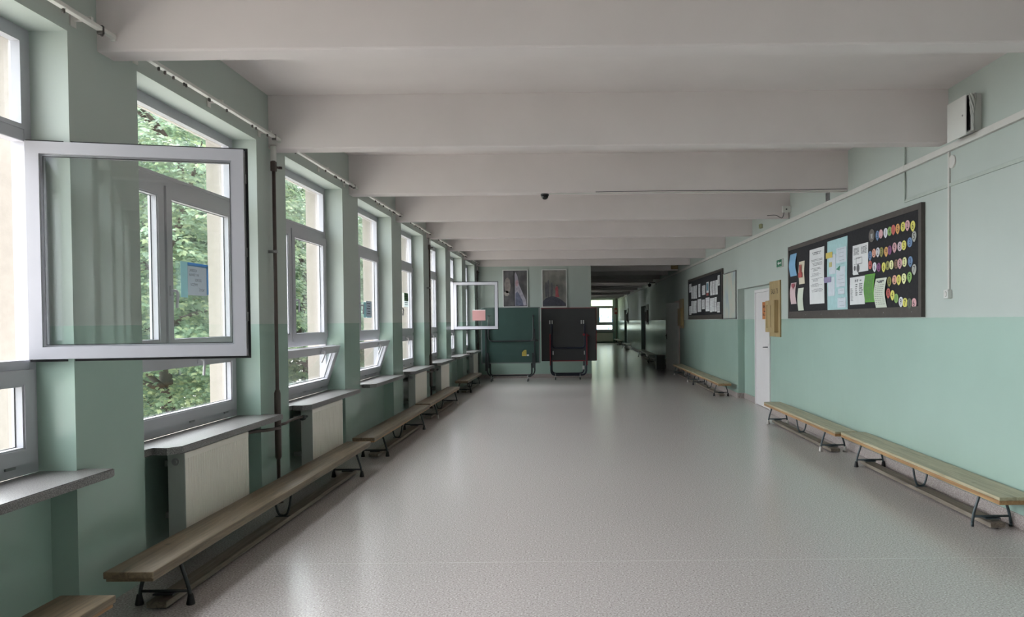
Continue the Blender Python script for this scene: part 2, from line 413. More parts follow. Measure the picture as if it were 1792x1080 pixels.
def window(idx, loc, rotz, label, tilt=0.0, swing=0.0, film=None, sill=True):
    r = bpy.data.objects.new('window_%d' % idx, None); r.empty_display_size = .1; COL.objects.link(r)
    r.location = loc; r.rotation_euler = (0, 0, rotz); r['kind'] = 'structure'; tag(r, label, 'window')
    T1, T2 = 1.345, 2.53
    f = MB().ring(0, WW, ZS, ZT, .05, -.07, 0, wb=.075)
    f.box(-.07, 0, .05, WW - .05, T1 - .032, T1 + .032, .004).box(-.07, 0, .05, WW - .05, T2 - .032, T2 + .032, .004)
    f.box(-.07, 0, .615, .672, T1 + .03, T2 - .03, .004)
    f.ring(.05, WW - .05, T2 + .030, ZT - .05, .024, -.044, .004)
    part('window_frame', f, M['pvc'], r)
    part('top_pane', MB().box(-.062, -.044, .07, WW - .07, T2 + .05, ZT - .07), M['film_top' if film else 'glass'], r)  # far window's top film is added, its tint stands for washed-out foliage
    for y in (.99, 1.55): part('frame_latch', MB().box(-.004, .010, y - .035, y + .035, .832, .848, .003), M['grey_metal'], r)
    sash(r, 'narrow_sash', (0, .038, T1 + .022), None, 0, .590, T2 - T1 - .044, film=film)
    sash(r, 'wide_sash', (0, 1.722, T1 + .022), (0, 0, swing) if swing else None, -1.062, 0, T2 - T1 - .044, gasket=swing != 0, film=film, handle=(-1.025, .42))
    sash(r, 'bottom_sash', (0, .038, .850), (0, tilt, 0) if tilt else None, 0, 1.684, T1 - .018 - .850, film=film, handle=(1.03, T1 - .018 - .850 - .035))
    for z in (T1 + .05, T2 - .10): part('hinge', MB().lathe([(.010, 0), (.010, .08)], (.012, 1.733, z), n=10), M['pvc'], r)
    if tilt:
        part('stay_arm', MB().box(-.01, -.004, 1.70, 1.712, 1.26, 1.275).tube([(-.01, 1.706, 1.29), (.10, 1.700, 1.20)], .005, 6), M['grey_metal'], r)
    if sill:
        pts = [(0, 0), (.2, 0), (.2, .09), (.30, .07), (.362, .15), (.362, 1.82), (.2, 1.82), (.2, WW), (0, WW)]
        b = MB().prism(pts, 'z', ZS - .046, ZS)
        bmesh.ops.bevel(b.bm, geom=[e for e in b.bm.edges if abs(e.verts[0].co.z - e.verts[1].co.z) < 1e-6], offset=.005, segments=2, affect='EDGES')
        part('window_sill', b, M['sill'], r)
    return r
ORD = {1: 'first', 2: 'second', 3: 'third', 4: 'fourth', 5: 'fifth', 6: 'sixth', 7: 'seventh', 8: 'eighth'}
WL = {1: 'white window nearest the viewer with its big sash swung wide open', 2: 'white window with a blue edged paper note, all sashes shut',
      3: 'white window with tilted bottom sash beside the brown pipe', 4: 'white window with tilted bottom sash and a grey note on its pane',
      5: 'white window with a small green topped note, before the second pipe', 6: 'white window just past the second brown pipe', 7: 'white window with open sash carrying a pink sheet',
      8: 'white window in the corner by the end wall'}
for k in WK:
    window(k + 3, (-2.80, WN(k), 0), 0, WL.get(k, 'white window of the hall behind the viewer'),
           tilt=math.radians(18.5) if k in (3, 4) else 0, swing=math.radians(104) if k == 1 else (math.radians(92) if k == 7 else 0))
window(12, (FX, FAR + .2, 0), -PI / 2, 'bright window with painted panes at the far corridor end', film='film')

for i, c in enumerate(ADDED_CW): window(13 + i, (.35, c, 0), 0, 'unseen white window added to light the corridor')  # put in only to brighten the corridor, hidden from the camera
# ------------------------------------------------------------------ doors
def door(idx, label, x0, y0, y1, z1, mat, fmat, hy, frame=True):
    r = bpy.data.objects.new('door_%d' % idx, None); r.empty_display_size = .1; COL.objects.link(r)
    r.location = (x0, y0, 0); r['kind'] = 'structure'; tag(r, label, 'door')
    W_ = y1 - y0
    if frame:
        f = MB().box(-.012, .05, 0, .05, 0, z1, .004).box(-.012, .05, W_ - .05, W_, 0, z1, .004).box(-.012, .05, .05, W_ - .05, z1 - .05, z1, .004)
        part('door_frame', f, M[fmat], r)
        part('door_leaf', MB().box(.0, .04, .053, W_ - .053, .008, z1 - .053, .003), M[mat], r)
    else:
        part('door_leaf', MB().box(0, .04, 0, W_, .008, z1, .003), M[mat], r)
    if hy is not None:
        s_ = 1 if hy < W_ / 2 else -1
        part('handle_plate', MB().box(-.006, .004, hy - .02, hy + .02, .95, 1.13, .003), M[mat], r); h = MB()
        h.tube(fillet([(-.002, hy, 1.07), (-.05, hy, 1.07), (-.055, hy + s_ * .12, 1.065)], .02, 4), .010, 8)
        part('door_handle', h, M['dark'], r)
    return r
door(1, 'white classroom door in the niche beside the tan plaque', 3.372, 13.10, 14.15, 2.08, 'door', 'door', .13)
# open grey door beyond the second notice board
r = bpy.data.objects.new('door_2', None); r.empty_display_size = .1; COL.objects.link(r); r.location = (3.27, 23.30, 0); r['kind'] = 'structure'
tag(r, 'grey classroom door standing ajar past the second notice board', 'door')
part('door_frame', MB().box(-.02, .12, -.05, .0, 0, 2.14, .004).box(-.02, .12, .9, .95, 0, 2.14, .004).box(-.02, .12, 0, .9, 2.09, 2.14, .004), M['jamb'], r)
lf = part('door_leaf', MB().box(-.04, 0, .0, .90, .01, 2.08, .003), M['doorgrey'], r, (-.02, .0, 0), (0, 0, math.radians(16.5)))
part('door_handle', MB().box(-.048, -.038, .81, .85, .95, 1.13, .003).tube(fillet([(-.045, .83, 1.07), (-.095, .83, 1.07), (-.10, .72, 1.065)], .02, 4), .010, 8), M['dark'], lf)
door(3, 'dark doorway in the corridor, the nearer of two', 3.42, 33.95, 36.05, 2.15, 'doordark', 'doordark', None)
door(4, 'dark doorway in the corridor by the far window', 3.42, 45.45, 47.55, 2.15, 'doordark', 'doordark', None)

# ------------------------------------------------------------------ radiators
def radiator(k, label, valve_near):
    y0, y1 = WN(k) + .19, WN(k) + 1.15
    r = thing('radiator', label, 'radiator', None, (-2.45, y0, 0)); L = y1 - y0
    z0, z1 = .13, .735
    f = MB(); prof = [(0, .0), (.02, .0)]
    nrib = 28; pw = (L - .04) / nrib
    pts = [(-.012, 0), (0, 0)]
    for i in range(nrib):
        a = .02 + i * pw
        pts += [(0, a), (0, a + pw * .55), (-.0045, a + pw * .68), (-.0045, a + pw * .87)]
    pts += [(0, L - .02), (0, L), (-.012, L)]
    f.prism([(x, y) for x, y in pts], 'z', z0 + .035, z1 - .035)
    f.box(-.012, .0015, 0, L, z1 - .036, z1, .003).box(-.012, .0015, 0, L, z0, z0 + .036, .003)
    part('front_panel', f, M['rad'], r)
    part('rear_panel', MB().box(-.105, -.093, 0, L, z0, z1, .003), M['rad'], r)
    part('convector', MB().box(-.09, -.014, .03, L - .03, z0 + .05, z1 - .03), M['radside'], r)
    g = MB().box(-.105, 0, .004, L - .004, z1, z1 + .004)
    for i in range(24): g.box(-.095, -.02, .03 + i * (L - .06) / 24, .03 + i * (L - .06) / 24 + .018, z1 + .004, z1 + .008)
    part('top_grille', g, M['rad'], r)
    for ya, yb in ((-.004, .006), (L - .006, L + .004)): part('side_cover', MB().box(-.108, .0, ya, yb, z0 - .005, z1 + .003, .003), M['radside'], r)
    if valve_near:
        v = MB().tube([(-.05, .01, .675), (-.05, -.10, .675)], .011, 10).lathe([(.02, -.14), (.024, -.13), (.024, -.09), (.018, -.08)], (-.05, 0, .675), 'y', 14)
        part('valve', v, M['dark'], r, label='dark radiator valve')
    else:
        part('vent_plug', MB().lathe([(.024, -.012), (.024, .0)], (-.055, 0, .685), 'y', 14).lathe([(.012, -.02), (.012, -.01)], (-.055, 0, .685), 'y', 10), M['grey_metal'], r)
    for y in (.30, L - .18):
        for z in (.25, .6): part('bracket', MB().box(-.289, -.104, y, y + .03, z, z + .04), M['radside'], r)
    return r
radiator(2, 'white panel radiator under the second window, largest of the row', False)
radiator(3, 'white panel radiator with dark valve beside the first brown pipe', True)
radiator(5, 'white panel radiator just before the second brown pipe', False)
radiator(6, 'white panel radiator with dark valve just past the second pipe', True)
radiator(8, 'white panel radiator in the corner by the end wall', False)
rf = thing('radiator', 'pale radiator under the bright far corridor window', 'radiator', None, (FX + .08, FAR - .03, 0))
q = MB().box(0, 1.6, 0, .03, .1, .70, .004)
for i in range(36): q.box(.02 + i * .0435, .04 + i * .0435, -.006, .004, .14, .66)
part('front_panel', q, M['rad'], rf); 
for xb in (.3, 1.2): part('bracket', MB().box(xb, xb + .04, .03, .12, .2, .6), M['radside'], rf)

# ------------------------------------------------------------------ heating risers
def riser(y, label, lo=.40, hi=.95, branches=True):
    r = thing('heating_pipe', label, 'pipe', None, (-2.545, y, 0))
    part('pipe', MB().tube([(0, 0, 0), (0, 0, 2.96)], .0155, 12).lathe([(.035, 0), (.035, .012), (.02, .02)]), M['pipe'], r)
    part('sleeve', MB().lathe([(.018, lo - .02), (.027, lo), (.027, hi), (.018, hi + .03)], n=14), M['pipe'], r)
    part('white_cap', MB().lathe([(.024, 2.95), (.024, 3.075)], n=14), M['conduit'], r, label='white capped top of the pipe')
    part('valve', MB().box(-.022, .022, -.022, .022, 2.86, 2.945, .006).tube([(0, 0, 2.90), (.03, .05, 2.90)], .010, 8).lathe([(.018, 0), (.018, .02)], (.035, .055, 2.89), n=10), M['pipe'], r)
    part('clamp', MB().lathe([(.022, 2.16), (.022, 2.185)], n=14).box(-.055, 0, -.012, .012, 2.16, 2.185).tube([(0, 0, 2.172), (-.0, -.05, 2.172)], .006, 6), M['grey_metal'], r)
    if branches:
        a = fillet([(0, 0, .66), (.045, -.06, .66), (.045, -.30, .675), (-.02, -.52, .69), (-.02, -.86, .695)], .08, 5)
        b = fillet([(0, 0, .675), (.04, .06, .68), (.03, .25, .69), (.04, .44, .688), (.045, .52, .680)], .06, 5)
        part('branch_pipe', MB().tube(a, .013, 10), M['pipe'], r); part('branch_pipe', MB().tube(b, .012, 10), M['pipe'], r)
    return r
riser(6.655, 'brown heating riser pipe between second and third window')
riser(13.93, 'brown heating riser pipe between fifth and sixth window')
riser(21.02, 'dark heating riser pipe in the corner by the end wall', branches=False)

# ------------------------------------------------------------------ curtain rails
PLACE = ['before the nearest beam', 'over the second window', 'over the third window', 'over the fourth window', 'over the fifth window', 'over the sixth window', 'over the seventh window', 'over the eighth window, by the end wall']
for i in range(8):
    y0, y1 = BF(i - 1) + .18, BF(i) + .0
    r = thing('curtain_rail', 'white curtain rail with dark gliders ' + PLACE[i], 'curtain rail', 'curtain rails along the window wall', (-2.505, y0, 3.135)); L = y1 - y0
    part('rail', MB().box(-.016, .016, 0, L, -.010, .012, .003), M['rail'], r)
    for y in (.18, L * .5, L - .22): part('bracket', MB().box(-.093, .012, y, y + .02, .010, .03).box(-.094, -.086, y - .012, y + .032, -.02, .05), M['rail'], r)
    rr = random.Random(i + 3); gm = None; ys = sorted(rr.uniform(.15, L - .1) for _ in range(11))
    for y in ys:
        if gm is None: gm = MB().lathe([(.004, -.010), (.008, -.013), (.008, -.029), (.004, -.033)], n=8).mesh('glider')
        link('glider', gm, M['glider'], r, (0, y, 0))
    part('end_stop', MB().box(-.014, .014, L - .010, L, -.024, .022, .004), M['rail'], r)
    part('end_clamp', MB().box(-.017, .017, L - .13, L - .11, -.026, .020, .004), M['glider'], r)

# ------------------------------------------------------------------ benches
def bench(label, x0, x1, y0, y1, seat, edge, tube, feet_near, feet_far, stands, group, rail=None, lowmat='wood_low'):
    xc = (x0 + x1) / 2; r = thing('gym_bench', label, 'bench', group, (xc, y0, 0)); L = y1 - y0; hw = (x1 - x0) / 2
    s = part('seat', MB().box(-hw, hw, 0, L, .270 if seat == 'wood_right' else .258, .294, .005), M[seat], r)
    part('seat_rail', MB().box(-hw + .001, hw - .001, .004, L - .004, .240, .2705, .003) if seat == 'wood_right' else MB().box(-hw + .006, hw - .006, .015, L - .015, .240, .2585, .003), M[edge], r, label='lighter rail edge under the seat')
    def stand(y, foot):
        t = fillet([(-.142, y, .025), (-.132, y, .10), (-.085, y, .244), (-.05, y, .246)], .07, 6)
        m = MB().tube(t, .0105, 10).tube([(-x, yy, z) for x, yy, z in t], .0105, 10).tube([(-.136, y, .075), (.136, y, .075)], .009, 8)
        m.box(-.06, .06, y - .02, y + .02, .236, .242).box(-.055, .055, y - .025, y + .025, .058, .066)
        st = part('leg_frame', m, M[tube], r)
        for sx in (-1, 1):
            if foot: part('rubber_foot', MB().lathe([(.022, 0), (.023, .006), (.014, .055), (.011, .06)], (sx * .142, y, 0), n=12), M[foot], st)
            else: part('bare_foot', MB().lathe([(.0105, 0), (.0105, .03)], (sx * .142, y, 0), n=10), M[tube], st)
    stand(stands[0] - y0, feet_near); stand(stands[-1] - y0, feet_far)
    for sy in stands[1:-1]:
        y = sy - y0
        u = fillet([(-.07, y, .242), (-.055, y, .13), (-.03, y, .052), (.03, y, .052), (.055, y, .13), (.07, y, .242)], .04, 5)
        part('middle_support', MB().tube(u, .009, 10).box(-.05, .05, y - .02, y + .02, .046, .050), M[tube], r)
    a, b = (stands[0] - .09, stands[-1] + .12) if rail is None else rail
    part('balance_beam', MB().box(-.055, .055, a - y0, b - y0, .012, .046, .004), M[lowmat], r)
    return r
GL, GR, GC = 'gym benches under the windows', 'gym benches along the classroom wall', 'gym benches in the dark corridor'
bench('brown gym bench nearest the viewer, only its end showing in the corner', -2.395, -2.135, .35, 3.575, 'wood_left', 'wood_edge', 'dark', 'rubber', 'rubber', (.70, 1.95, 3.22), GL)
bench('long brown gym bench under the second and third windows', -2.395, -2.14, 3.90, 8.17, 'wood_left', 'wood_left', 'dark', 'rubber', 'rubber', (4.25, 6.0, 7.75), GL)
bench('brown gym bench butting the long bench, under the fourth window', -2.41, -2.165, 8.42, 11.74, 'wood_left', 'wood_edge', 'dark', 'rubber', 'rubber', (8.92, 10.05, 11.15), GL)
bench('brown gym bench beside the second heating pipe', -2.425, -2.19, 11.90, 15.02, 'wood_left', 'wood_edge', 'dark', 'rubberw', 'rubberw', (12.4, 13.4, 14.55), GL)
bench('short brown gym bench in the corner by the folded green table', -2.50, -2.22, 16.47, 19.0, 'wood_left', 'wood_left', 'dark', 'rubber', 'rubberw', (16.9, 17.8, 18.6), GL)
bench('olive gym bench nearest the viewer along the classroom wall', 2.965, 3.235, 5.34, 8.50, 'wood_right', 'wood_edge', 'slate', None, 'rubber', (5.69, 6.85, 8.02), GR)
bench('olive gym bench with pale rubber feet under the big notice board', 2.915, 3.165, 8.54, 11.70, 'wood_right', 'wood_edge', 'slate', 'rubberw', 'rubberw', (8.98, 10.2, 11.38), GR)
bench('olive gym bench between the niche and the second notice board', 2.90, 3.16, 15.25, 18.70, 'wood_right', 'wood_edge', 'dark', 'rubber', 'rubber', (15.65, 17.0, 18.35), GR)
bench('olive gym bench ending beside the door standing ajar', 2.90, 3.16, 18.80, 22.10, 'wood_right', 'wood_edge', 'slate', 'rubberw', 'rubberw', (19.2, 20.5, 21.7), GR)
bench('dark corridor bench directly behind the dark box', 2.80, 3.06, 24.75, 28.2, 'wood_low', 'wood_low', 'dark', 'rubber', 'rubber', (25.1, 26.5, 27.9), GC)
bench('grey corridor bench before the nearer dark doorway', 2.86, 3.12, 28.4, 33.2, 'wood_grey', 'wood_low', 'dark', 'rubber', 'rubber', (28.8, 30.6, 32.8), GC)
bench('pale corridor bench between the two dark doorways', 2.88, 3.14, 40.4, 43.8, 'wood_grey', 'wood_grey', 'chrome', 'rubberw', 'rubberw', (40.8, 42.1, 43.4), GC)
bench('dark corridor bench close to the bright far window', 2.92, 3.18, 48.2, 53.2, 'wood_low', 'wood_low', 'dark', 'rubber', 'rubber', (48.6, 50.6, 52.8), GC)
bx = thing('storage_box', 'dark wooden box on the corridor floor beside the door ajar', 'box', None, (2.80, 24.22, 0))
part('body', MB().box(-.13, .13, 0, .4, 0, .42, .006), M['doordark'], bx); part('lid', MB().box(-.14, .14, -.01, .41, .42, .45, .006), M['bframe'], bx)

# ------------------------------------------------------------------ notice boards and papers
PX = 3.240          # face of the felt
def board(label, y0, y1, z0, z1, fw, fb):
    r = thing('notice_board', label, 'notice board', None, (RX, y0, z0)); L, H_ = y1 - y0, z1 - z0
    part('board_frame', MB().ring(0, L, 0, H_, fw, -.039, -.001, wb=fb), M['bframe'], r)
    part('felt_panel', MB().box(-.030, -.002, fw - .01, L - fw + .01, fb - .01, H_ - fw + .01), M['felt'], r)
    sc = MB()
    for i in range(7):
        sc.lathe([(.006, -.0405), (.006, -.038)], (0, .2 + i * (L - .4) / 6, fb * .5), 'x', 8)
    part('screw', sc, M['grey_metal'], r); return r
board('big black notice board with coloured digit cards and papers', 7.125, 11.50, 1.557, 2.615, .058, .10)
board('smaller black notice board full of white sheets by the pale map', 16.53, 21.32, 1.565, 2.65, .06, .10)
def paper(label, y0, y1, z0, z1, mat, curl=.006, skew=0.0, lines=None, x=PX, group=None, cat='paper', name='paper_sheet'):
    o = single(name, MB().sheet(y0, y1, z0, z1, x - .0012, .0012, curl, skew=skew), mat, label, cat, group)
    if lines:
        m = MB(); rnd = random.Random(int(y0 * 1000)); W_, H_ = y1 - y0, z1 - z0
        for (u0, u1, v, t) in lines:
            for seg in range(max(1, int((u1 - u0) * W_ / .05))):
                n_ = max(1, int((u1 - u0) * W_ / .05)); a = u0 + (u1 - u0) * seg / n_; b_ = a + (u1 - u0) / n_ * rnd.uniform(.5, .95)
                # u runs from the reader's left, which is the far (larger y) side
                tt = v; off = curl * (0.5 - 0.5 * math.cos(2 * PI * (tt * 0.8 + 0.1)))
                xx = x - .0036 - off; sh = skew * math.sin(PI * tt)
                ya, yb = y1 - a * W_ + sh, y1 - b_ * W_ + sh
                zz = z0 + v * H_
                m.box(xx, xx + .0009, yb, ya, zz - t / 2, zz + t / 2)
        part('print_lettering', m, M['ink'], o)
    return o
P_ = M['paper']
paper('plain blue sheet pinned high at the far end of the big board', 11.06, 11.38, 2.172, 2.494, paint('7ba6c6'), .02, .02)
o = paper('cream sheet with red painted marks beside the blue sheet', 10.69, 10.95, 2.039, 2.356, paint('cdc3ae'), .015, -.015)
mk = paint('a8504c')
for y, z, a, b_ in ((10.86, 2.25, .02, .06), (10.80, 2.25, .02, .06), (10.83, 2.165, .09, .035)): part('red_mark', MB().box(PX - .026, PX - .0225, y - a, y + a, z - b_, z + b_, .003), mk, o, label='red paint mark')
o = paper('pale pink sheet with a red heart at the far end of the big board', 11.09, 11.36, 1.767, 2.076, paint('c9b0b2'), .012, .02)
hp = [(0, -.055)] + [(.045 * math.sin(t) ** 3 * 1.15, .045 * (.81 * math.cos(t) - .31 * math.cos(2 * t) - .125 * math.cos(3 * t) - .06 * math.cos(4 * t))) for t in [PI - .25 * i for i in range(1, 25)]]
part('red_heart', MB().prism([(11.20 + a * 1.5, 2.03 + b_) for a, b_ in hp], 'x', PX - .022, PX - .019), paint('9c5059'), o, label='red heart drawn near the top')
paper('pale green sheet low beside the pink heart sheet', 10.74, 11.0, 1.669, 1.985, M['paperc'], .01, .015)
L1 = [(.2, .8, .93, .012), (.25, .75, .90, .01)] + [(.12, .9, .80 - .022 * i, .006) for i in range(2)]
rl = random.Random(5)
for c_ in range(6):
    v0 = .74 - c_ * .095; L1 += [(rl.uniform(.1, .3), rl.uniform(.6, .95), v0 - .022 * i, .006) for i in range(3)]
paper('tall white hand-written sheet in the middle of the big board', 9.866, 10.47, 1.747, 2.477, P_, .004, 0, L1)
ps = paper('tall pale blue poster with small pasted notes on the big board', 9.037, 9.744, 1.629, 2.518, paint('a3c4c6'), .006)
mn = paint('c3c9d0')
for y0, y1, z0, z1 in ((9.06, 9.40, 2.22, 2.40), (9.42, 9.66, 2.10, 2.34), (9.10, 9.40, 1.93, 2.17), (9.46, 9.70, 1.83, 2.06), (9.08, 9.36, 1.68, 1.80), (9.12, 9.34, 1.84, 1.91)):
    part('pasted_note', MB().box(PX - .0105, PX - .0085, y0, y1, z0, z1), mn, ps)
part('yellow_mark', MB().box(PX - .0125, PX - .0108, 9.55, 9.66, 2.19, 2.25), paint('b9b27c'), ps, label='small pale yellow mark')
part('green_triangle', MB().prism([(9.40, 2.15), (9.26, 2.185), (9.28, 2.125)], 'x', PX - .0135, PX - .0108), paint('3f7f66'), ps, label='green triangle sign')
m = MB()
for i in range(16): m.box(PX - .0122, PX - .0108, 9.12 + (i % 3) * .02, 9.34 - (i % 4) * .02, 2.38 - i * .045, 2.384 - i * .045) if i not in (5, 6) else None
part('print_lettering', m, paint('8f98a0'), ps)
paper('small yellow note at the edge of the pale blue poster', 9.53, 9.77, 2.305, 2.376, paint('c9b660'), .001, x=PX - .0115, cat='note', name='sticky_note')
paper('small lilac note at the edge of the pale blue poster', 9.58, 9.84, 2.003, 2.074, paint('8f86a6'), .004, x=PX - .0115, cat='note', name='sticky_note')
L2 = [(.08 + .5 * c_, .44 + .5 * c_, .88 - .045 * i, .007) for c_ in (0, 1) for i in range(6)] + [(.1, .5, .50, .004), (.1, .5, .30, .004)]
o = paper('white printed sheet with a diagram beside the pi card', 8.41, 8.87, 2.069, 2.379, P_, .003, .0, L2)
m = MB().ring(8.58, 8.76, 2.16, 2.235, .006, PX - .0056, PX - .0042).lathe([(.045, -.0066), (.045, -.0052)], (PX, 8.70, 2.115), 'x', 16).lathe([(.03, -.0062), (.03, -.0051)], (PX, 8.80, 2.12), 'x', 12)
part('diagram', m, M['ink'], o)
paper('small white arrow tag under the printed diagram sheet', 8.69, 8.85, 2.044, 2.083, P_, .002, .02, name='paper_tag')
L3 = [(.35, .6, .88, .012), (.35, .6, .83, .012), (.68, .85, .86, .01)] + [(.4, .55, .72 - .075 * i, .012) for i in range(6)] + [(.66, .9, .73 - .075 * i, .012) for i in range(6)] + [(.06, .25, .60 - .035 * i, .004) for i in range(14)]
paper('white sheet with a printed timetable beside the green sheet', 8.51, 8.96, 1.707, 2.02, P_, .003, 0, L3)
L4 = [(.08, .92, .93 - .036 * i, .004) for i in range(25)]
paper('bright green printed sheet low on the big board', 8.212, 8.495, 1.724, 2.028, paint('5f9a3e'), .015, .012, L4)
L5 = [(.15, .85, .90, .014), (.3, .7, .86, .012)] + [(.08, .92, .77 - .065 * i, .004) for i in range(11)]
paper('white lined list with bold heading beside the green sheet', 7.911, 8.195, 1.66, 1.968, M['paperc'], .018, .02, L5)

# pi digits laid out as a snake
ROWS = [[('pi', 8.303, 2.437, 'π'), ('blue', 8.146, 2.424, '3'), ('pink', 8.05, 2.426, ','), ('white', 7.939, 2.428, '1'), ('green', 7.834, 2.429, '4'), ('red', 7.739, 2.436, '1'), ('orange', 7.646, 2.435, '5'), ('yellow', 7.518, 2.437, '9'), ('pink', 7.415, 2.44, '2'), ('yellow', 7.308, 2.421, '6'), ('grey', 7.275, 2.32, '5')],
 [('blue', 8.353, 2.229, '8'), ('peach', 8.24, 2.244, '3'), ('white', 8.131, 2.247, '2'), ('olive', 8.047, 2.242, '3'), ('orange', 7.921, 2.234, '9'), ('purple', 7.827, 2.237, '7'), ('pink', 7.722, 2.257, '9'), ('pale', 7.592, 2.253, '8'), ('yellow', 7.493, 2.254, '5'), ('blue', 7.374, 2.271, '3')],
 [('red', 8.35, 2.126, '4'), ('white', 8.225, 2.098, '6'), ('purple', 8.106, 2.084, '2'), ('yellow', 7.991, 2.08, '6'), ('olive', 7.886, 2.086, '4'), ('cream', 7.785, 2.087, '3'), ('brown', 7.681, 2.086, '3'), ('pink', 7.593, 2.088, '8'), ('cream', 7.48, 2.091, '3'), ('blue', 7.362, 2.09, '2'), ('grey', 7.275, 2.009, '7')],
 [('green', 7.38, 1.943, '9'), ('cream', 7.5, 1.936, '5'), ('yellow', 7.613, 1.929, '0'), ('peach', 7.723, 1.932, '2'), ('olive', 7.843, 1.924, '8')],
 [('red', 7.875, 1.807, '8'), ('yellow', 7.768, 1.783, '4'), ('green', 7.673, 1.745, '1'), ('white', 7.574, 1.71, '9'), ('yellow', 7.475, 1.697, '7'), ('dark', 7.372, 1.691, '1'), ('pink', 7.285, 1.689, '6')]]
WORDS = {'pi': 'dark grey', 'pale': 'pale pink', 'dark': 'dark olive'}
SIGNW = {'π': 'the letter pi', ',': 'a comma'}
NAMED = {'0': 'zero', '1': 'one', '2': 'two', '3': 'three', '4': 'four', '5': 'five', '6': 'six', '7': 'seven', '8': 'eight', '9': 'nine'}
RN = ['top', 'second', 'third', 'fourth', 'bottom']
rr = random.Random(2)
for ri, row in enumerate(ROWS):
    for ci, (c_, y, z, d) in enumerate(row):
        big = 1.5 if d == 'π' else 1.0
        w_, h_ = .049 * big * rr.uniform(.95, 1.1), .047 * big
        pts = []
        point = rr.random() < .6
        for t in range(18):
            a = 2 * PI * t / 18 + PI / 2
            s_, k_ = math.cos(a) * w_, math.sin(a) * h_
            if point and k_ < 0: s_ *= 1 - .45 * (abs(k_) / h_) ** 2; k_ *= 1.22
            pts.append((y + s_, z + k_))
        xx = PX - .003 - .0022 * (ci % 3) - (.001 if d == 'π' else 0)
        prev = row[ci - 1] if ci else None
        sh = {'π': 'dark grey round card with %s starting the top row of digits' % SIGNW['π']}.get(d) or \
            '%s card with %s in the %s digit row, next to the %s card' % (WORDS.get(c_, c_), SIGNW.get(d) or 'digit ' + NAMED[d], RN[ri], (WORDS.get(prev[0], prev[0]) if prev else WORDS.get(row[1][0], row[1][0])))
        o = single('digit_card', MB().prism(pts, 'x', xx - .002, xx), CARD[c_], sh, 'card', 'digit cards on the big notice board')
        part('digit', MB().text(d, .085 if d != 'π' else .10, (xx - .0028, y, z), (0, -1, 0), (0, 0, 1)), M['paper'] if d == 'π' else M['inkd'], o)

TOP2 = [(20.762, 21.141, 2.295, 2.524), (20.50, 20.768, 2.113, 2.438), (20.17, 20.451, 2.106, 2.439), (19.84, 20.115, 2.101, 2.439), (19.334, 19.626, 2.124, 2.453), (18.621, 19.059, 2.158, 2.387), (18.146, 18.466, 2.19, 2.445), (18.175, 18.472, 2.122, 2.186), (17.698, 17.942, 2.112, 2.431), (17.375, 17.647, 2.111, 2.431), (17.047, 17.326, 2.11, 2.43), (16.80, 17.04, 2.297, 2.523)]
BOT2 = [(20.79, 21.167, 1.688, 1.92), (20.535, 20.784, 1.727, 2.055), (20.226, 20.486, 1.724, 2.047), (19.898, 20.197, 1.726, 2.047), (19.218, 19.749, 1.749, 2.072), (18.714, 19.115, 1.811, 2.044), (18.068, 18.577, 1.752, 2.076), (17.721, 18.008, 1.726, 2.046), (17.444, 17.696, 1.736, 2.048), (17.151, 17.408, 1.732, 2.055), (16.80, 17.112, 1.709, 1.937)]
OR2 = ['first', 'second', 'third', 'fourth', 'fifth', 'sixth', 'seventh', 'eighth', 'ninth', 'tenth', 'eleventh', 'twelfth']
for nm, rows in (('upper', TOP2), ('lower', BOT2)):
    for i, (y0, y1, z0, z1) in enumerate(rows):
        if nm == 'upper' and i == 7:
            paper('small red strip under the blue picture on the second board', y0, y1, z0, z1, paint('8f4a44'), .003, name='paper_strip'); continue
        if nm == 'upper' and i == 6:
            o = paper('white sheet with a blue picture on the second board', y0, y1, z0, z1, P_, .004)
            part('blue_picture', MB().box(PX - .0085, PX - .006, y0 + .05, y1 - .05, z0 + .05, z1 - .03), paint('5f8796'), o, label='blue picture'); continue
        ln = [(.12, .88, .9 - .09 * j, .006) for j in range(9)]
        paper('white printed sheet, %s of the %s row on the second board' % (OR2[i], nm), y0, y1, z0, z1, P_, .012 if i in (3, 8, 9) else .004, (-.02 if i in (3, 9) else 0), ln, group='sheets on the second board')
# pale map
mp = thing('wall_map', 'pale faded map panel hung beside the second notice board', 'map', None, (RX, 15.24, 1.562))
mm, nt, p = base('faded map', 'b9bdb4', .55); v = coords(nt, (1, 1, .5)); nn = N(nt, 'ShaderNodeTexNoise', Scale=3.0, Detail=6.0); nt.links.new(v, nn.inputs['Vector'])
rp = ramp(nt, nn.outputs['Fac'], [(.32, lin('98a6b4')), (.46, lin('b3bbb2')), (.58, lin('c0b9ad')), (.7, lin('b1c0b4'))]); nt.links.new(rp.outputs['Color'], p.inputs['Base Color'])
part('map_sheet', MB().box(-.018, 0, .015, 1.255, .015, .945), mm, mp); part('map_border', MB().ring(0, 1.27, 0, .96, .018, -.024, 0), M['grey_metal'], mp)

